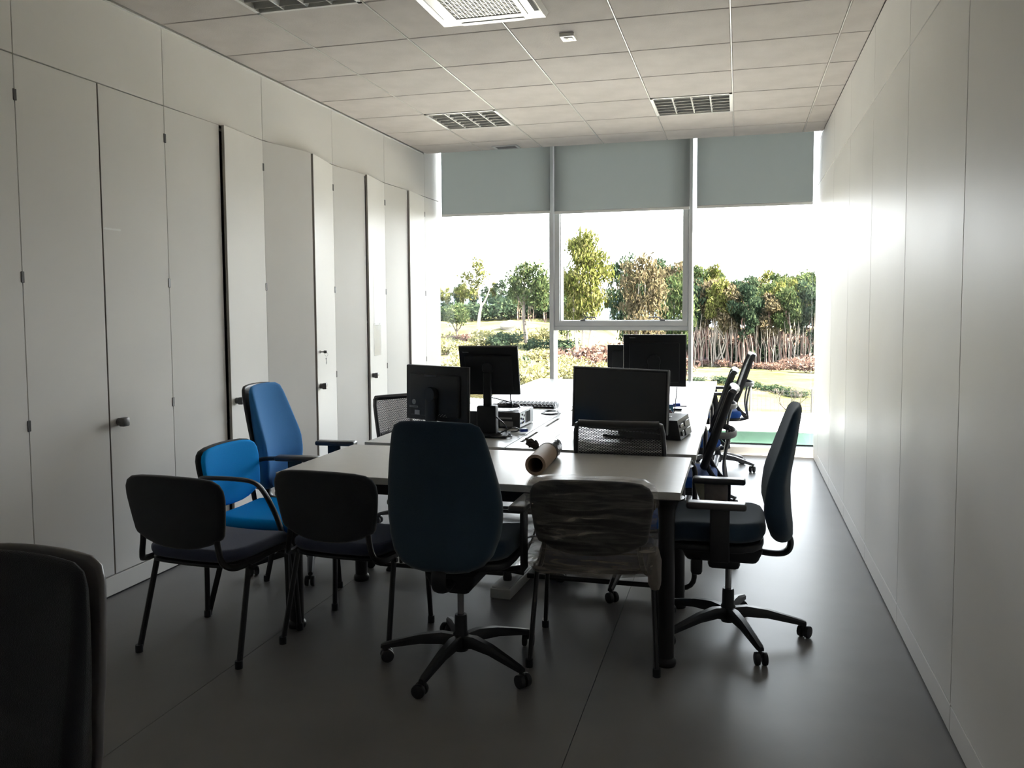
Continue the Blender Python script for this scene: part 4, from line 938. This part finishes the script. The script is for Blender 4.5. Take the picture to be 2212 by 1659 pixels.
tree('small round tree at the far left edge of the window', -17.1, 50, [([(0, 0, 0), (0, 0, .9), (.05, 0, 1.6)], .07, .02), ([(0, 0, .3), (-.3, 0, .9), (-.4, 0, 1.5)], .05, .02), ([(0, 0, .3), (.35, 0, .9), (.45, 0, 1.4)], .05, .02)],
     [(0, 0, 1.6, .75, .7, .6), (-.3, 0, 1.2, .5, .5, .4), (.35, 0, 1.2, .45, .5, .4)], 1300, .18, 'leafg', shell=.35)
# middle bay: tall eucalyptus pair and neighbours
def euc(label, x, y, H, Wd, n, leafm, low=.30, seed=0, size=.24, trunk=2):
    q = random.Random(seed); bl = []
    for k in range(16):
        h = low+(1-low)*(k+.5)/16; ww = Wd*(math.sin(max(.05, (1.0-h)/(1-low)*.82+.14)*PI))**.62
        for s in range(2): bl.append(((q.random()-.5)*1.35*ww, (q.random()-.5)*ww, (h+.05*(q.random()-.5))*H, ww*(.34+.28*q.random()), ww*.5, H*.05*(1+q.random())))
    tk = []
    for k in range(trunk):
        dx = (k-(trunk-1)/2)*.45; tk.append(([(dx*.4, 0, 0), (dx*.8, .1*k, H*.25), (dx, 0, H*.5), (dx*.6, 0, H*.85)], .10, .02))
    return tree(label, x, y, tk, bl, n, size, leafm, 'barkpale', hang=1.0, asp=.32, shell=.25)
euc('tallest eucalyptus, broad yellow-green crown at the left of the middle bay', -7.25, 40, 6.35, 1.35, 6500, 'leafy', low=.33, seed=3, trunk=3)
euc('tall eucalyptus with sunlit olive-brown leaves, centre of the middle bay', -4.75, 43, 5.9, 1.30, 5200, 'leafb', low=.20, seed=5, trunk=2)
euc('dark green tree in the gap between the two tall eucalyptus', -6.6, 50, 6.2, 1.15, 3600, 'leafd', low=.2, seed=6, size=.26, trunk=1)
euc('mid green tree at the right end of the middle bay behind the sash frame', -3.3, 48, 5.4, 1.2, 3600, 'leafg', low=.15, seed=8, size=.26, trunk=2)
euc('dark tree low behind the mullion at the left of the middle bay', -9.6, 48, 4.6, 1.05, 2600, 'leafg', low=.2, seed=9, size=.26, trunk=1)
# woodland bank: prototypes then copies
protos = []
for k, (lm, bk_, H, Wd, low) in enumerate((('leafg', 'barkred', 6.3, 1.05, .50), ('leafd', 'barkred', 6.0, 1.1, .40), ('leafb', 'barkred', 6.1, 1.0, .45), ('leafy', 'barkpale', 6.4, 1.0, .48))):
    q = random.Random(50+k); bl = []
    for j in range(12):
        h = low+(1-low)*(j+.5)/12; ww = Wd*math.sin(max(.05, (1.0-h)/(1-low)*.80+.15)*PI)**.55
        bl.append(((q.random()-.5)*1.5*ww, (q.random()-.5)*ww, (h+.06*(q.random()-.5))*H, ww*.55, ww*.6, H*.07))
    tk = [([((q.random()-.5)*1.2, (q.random()-.5)*.8, 0), ((q.random()-.5)*1.2, 0, H*.3), ((q.random()-.5)*.9, 0, H*.55), ((q.random()-.5)*.6, 0, H*.8)], .065, .02) for _ in range(4)]
    protos.append((tk, bl, lm, bk_))
KL = [q+' slender eucalyptus in the woodland bank' for q in ('green', 'dark green', 'olive-brown', 'yellow-green')]
KG = ['green trees of the woodland bank', 'dark trees of the woodland bank', 'olive-brown trees of the woodland bank', 'yellow-green trees of the woodland bank']
first = {}; RB = random.Random(33)
def bay(x, y): r = x/y; return 'left' if r < -.2125 else 'middle' if r < -.05 else 'right'
def baylabel(o, x, y):
    b = bay(x, y)
    if not o['label'].endswith('bay'): o['label'] = o['label']+' seen through the %s bay' % b; o['group'] = o['group']+', %s window bay' % b
for row, (yy, n_t, xa_, xb_) in enumerate(((64, 16, -3.8, 7.5), (68, 15, -5.5, 9), (73, 16, -9, 10), (80, 12, -11, 11), (76, 11, -20, -9), (86, 18, -33, -14))):
    for k in range(n_t):
        x = xa_+(xb_-xa_)*(k+.5)/n_t+(RB.random()-.5)*.7; y = yy+(RB.random()-.5)*3; kind = RB.choice((0, 0, 1, 2, 2, 3, 1)) if row < 4 else RB.choice((0, 3, 1))
        s = .86+.26*RB.random(); s *= (.95 if row == 0 else 1.02)
        if row >= 4: s *= .62
        z = gz(x, y)-.15; tk, bl, lm, bk_ = protos[kind]
        if kind not in first:
            t = tree(KL[kind], x, y, tk, bl, 2300, .27, lm, bk_, group=KG[kind], z=z, hang=.8, asp=.4, shell=.35); t.scale = (s, s, s); first[kind] = t
        else: t = dup(first[kind], (x, y, z), RB.random()*6.28, KL[kind], KG[kind], scale=(s*(.9+.25*RB.random()), s, s))
        baylabel(t, x, y)
# shrubs on the slope
def shrub_proto(label, group, x, y, n, size, m, s, flat=.7):
    q = random.Random(int(x*100)); bl = [((q.random()-.5)*.9, (q.random()-.5)*.6, .25+.2*q.random(), .45, .45, .35*flat) for _ in range(5)]
    t = tree(label, x, y, [([(0, 0, 0), (.1, 0, .3), (.15, 0, .5)], .02, .008), ([(0, 0, 0), (-.15, 0, .3), (-.25, 0, .45)], .02, .008)], bl, n, size, m, 'barkred', group=group, name='shrub', hang=-.2, asp=.45, shell=.3); t.scale = (s, s, s); return t
P1 = shrub_proto('low yellow-green shrub on the grassy slope', 'yellow-green shrubs on the slope', -9.6, 33, 700, .13, 'leafs', 1.2)
P2 = shrub_proto('dry pinkish-brown bush at the foot of the trees', 'dry brown bushes outside', -13.6, 43.5, 700, .15, 'leafr', 1.3)
P3 = shrub_proto('dark green bush on the slope', 'dark green bushes outside', -9.4, 40, 650, .14, 'leafd', 1.2)
RB = random.Random(5)
LB = {p_.name: p_['label'] for p_ in (P1, P2, P3)}; GB = {p_.name: p_['group'] for p_ in (P1, P2, P3)}
def scat(P, pts, fl_=1.0):
    for x, y, s in pts: baylabel(dup(P, (x, y, gz(x, y)-.05), RB.random()*6.28, LB[P.name], GB[P.name], scale=(s*1.15, s, s*(.75+.4*RB.random())*(fl_ if y > 41 else 1))), x, y)
for p_ in (P1, P2, P3): baylabel(p_, p_.location.x, p_.location.y)
scat(P1, [(RB.uniform(-.36, -.19)*y, y, RB.uniform(.7, 1.3)) for y in [RB.uniform(27, 44) for _ in range(44)]])
scat(P1, [(RB.uniform(-.17, -.06)*y, y, RB.uniform(.6, 1.1)) for y in [RB.uniform(30, 42) for _ in range(14)]])
scat(P2, [(-14.6, 43, 1.3), (-13.2, 43.4, 1.2), (-12.6, 44, 1.0), (-15.3, 43.5, 1.1), (-7.6, 39.2, 1.4), (-6.6, 39, 1.5), (-5.8, 40, 1.3), (-7.0, 38, 1.1), (-8.3, 40.5, 1.3), (-5.0, 41.5, 1.5), (-4.2, 41, 1.4), (-6.2, 41.8, 1.7), (-3.4, 43, 1.6)]+[(x, 62+RB.random()*1.5, .7+RB.random()*.6) for x in (-3.4, -2.5, -1.2, 0.3, 1.4, 2.2, 3.0, 3.6, 4.3, 4.9, 5.6, 6.4)]+[(4.2, 56, 1.5), (4.9, 55, 1.7), (5.3, 57, 1.8), (2.2, 59, 1.2)]+[(-4.5+11.5*k/14+RB.random()*.3, 70+RB.random()*4, 2.9+.8*RB.random()) for k in range(14)])
scat(P3, [(-4.2+11.5*k/9+RB.random()*.5, 67+RB.random()*4, 2.0+.9*RB.random()) for k in range(9)]+[((-.37+.17*k/13)*84, 82+RB.random()*4, 3.0+1.2*RB.random()) for k in range(14)]+[(-.02*64-2, 64, .9), (2.9, 63.5, 1.1), (5.0, 63.8, 1.0)])
scat(P3, [(-11.4, 39.5, 1.2), (-10.9, 40.2, 1.3), (-8.2, 40.8, 1.6), (-8.0, 41.5, 1.8), (-9.0, 44, 1.5), (-3.0, 47, 1.5), (-9.2, 36, .9), (-1.9, 44, .9), (-.9, 44.5, 1.0), (-.2, 43.6, 1.0), (.6, 43, 1.0), (1.4, 42.4, 1.1), (2.2, 41.8, 1.0), (2.9, 41.2, .9)], .55)
# thin bare trunks at the wood's edge
RB = random.Random(8); bare = None
for k in range(46):
    x = -3.5+11*k/46+RB.random()*.25; y = 62.6+RB.random()*1.6; h = 2.6+1.6*RB.random()
    if bare is None:
        bare = tree('thin bare sapling trunk standing at the edge of the woodland bank', x, y, [([(0, 0, 0), (.06, 0, 1.2), (-.05, 0, 2.3), (.1, 0, 3.4)], .035, .012), ([(.03, 0, 1.5), (.3, 0, 2.2), (.4, 0, 2.9)], .018, .008), ([(0, 0, 1.9), (-.25, 0, 2.5), (-.3, 0, 3.0)], .015, .007)], [], 0, .1, 'leafr', 'barkpale', group='bare saplings at the edge of the wood')
    else: dup(bare, (x, y, gz(x, y)-.1), RB.random()*6.28, scale=(1, 1, h/3.4))
# bare winter bush behind the fence
tk = []
RB = random.Random(17)
def branch(p, d, l, r, dep):
    q = p+d*l; tk.append(([tuple(p), tuple(p+d*l*.5+Vector((RB.uniform(-.04, .04), 0, RB.uniform(0, .05)))), tuple(q)], r, r*.6))
    if dep:
        for _ in range(3): branch(q, (d+Vector((RB.uniform(-.8, .8), RB.uniform(-.6, .6), RB.uniform(-.3, .4)))).normalized(), l*.72, r*.6, dep-1)
branch(Vector((0, 0, 0)), Vector((0, 0, 1)), .45, .035, 3); branch(Vector((.05, 0, .05)), Vector((.5, 0, .8)).normalized(), .5, .03, 3); branch(Vector((-.05, 0, .05)), Vector((-.6, .1, .75)).normalized(), .5, .03, 3)
tree('leafless bush with bare spreading twigs behind the wire fence', 2.15, 36.5, tk, [], 0, .1, 'leafr', 'bark', group=None, name='shrub')
# fence
f = thing('wire_fence', 'wire mesh fence with timber posts across the meadow at the right', 'fence', (1.5, 35, -3.05))
for k in range(-3, 6):
    px_ = -1.0+k*2.35; MB().tube([(px_, 0, -.35), (px_+.02, 0, 1.22)], .045, 8).build('post', M['fencepost'], f)
wm = MB()
for k in range(8): wm.box((1.6, 0, .06+k*.15), (20, .008, .008))
for k in range(120): wm.box((-8.4+k*.167, .004, .58), (.007, .007, 1.1))
wo_ = wm.build('wire_mesh', M['wire'], f, smooth=False); wo_['kind'] = 'stuff'
# rocks
def rock(x, y, s, label):
    bm = bmesh.new(); bmesh.ops.create_icosphere(bm, subdivisions=3, radius=1)
    for v in bm.verts: v.co *= (1+.35*noise.noise(v.co*1.3+Vector((x, y, 0)))); v.co = Vector((v.co.x*s*1.2, v.co.y*s, v.co.z*s*.75))
    me = bpy.data.meshes.new('rock'); bm.to_mesh(me); bm.free(); me.materials.append(M['rock']); o = bpy.data.objects.new('rock', me); C.objects.link(o); o.location = (x, y, gz(x, y)+s*.35); tag(o, label, 'rock', 'boulders on the slope')
rock(-15.0, 55, .55, 'pale boulder on the skyline of the left slope'); rock(-11.9, 41, .30, 'pale boulder beside the dry bushes on the left slope'); rock(-12.3, 41.6, .22, 'smaller pale boulder next to the one by the dry bushes')
rock(-7.9, 38.6, .26, 'pale boulder under the tallest eucalyptus')
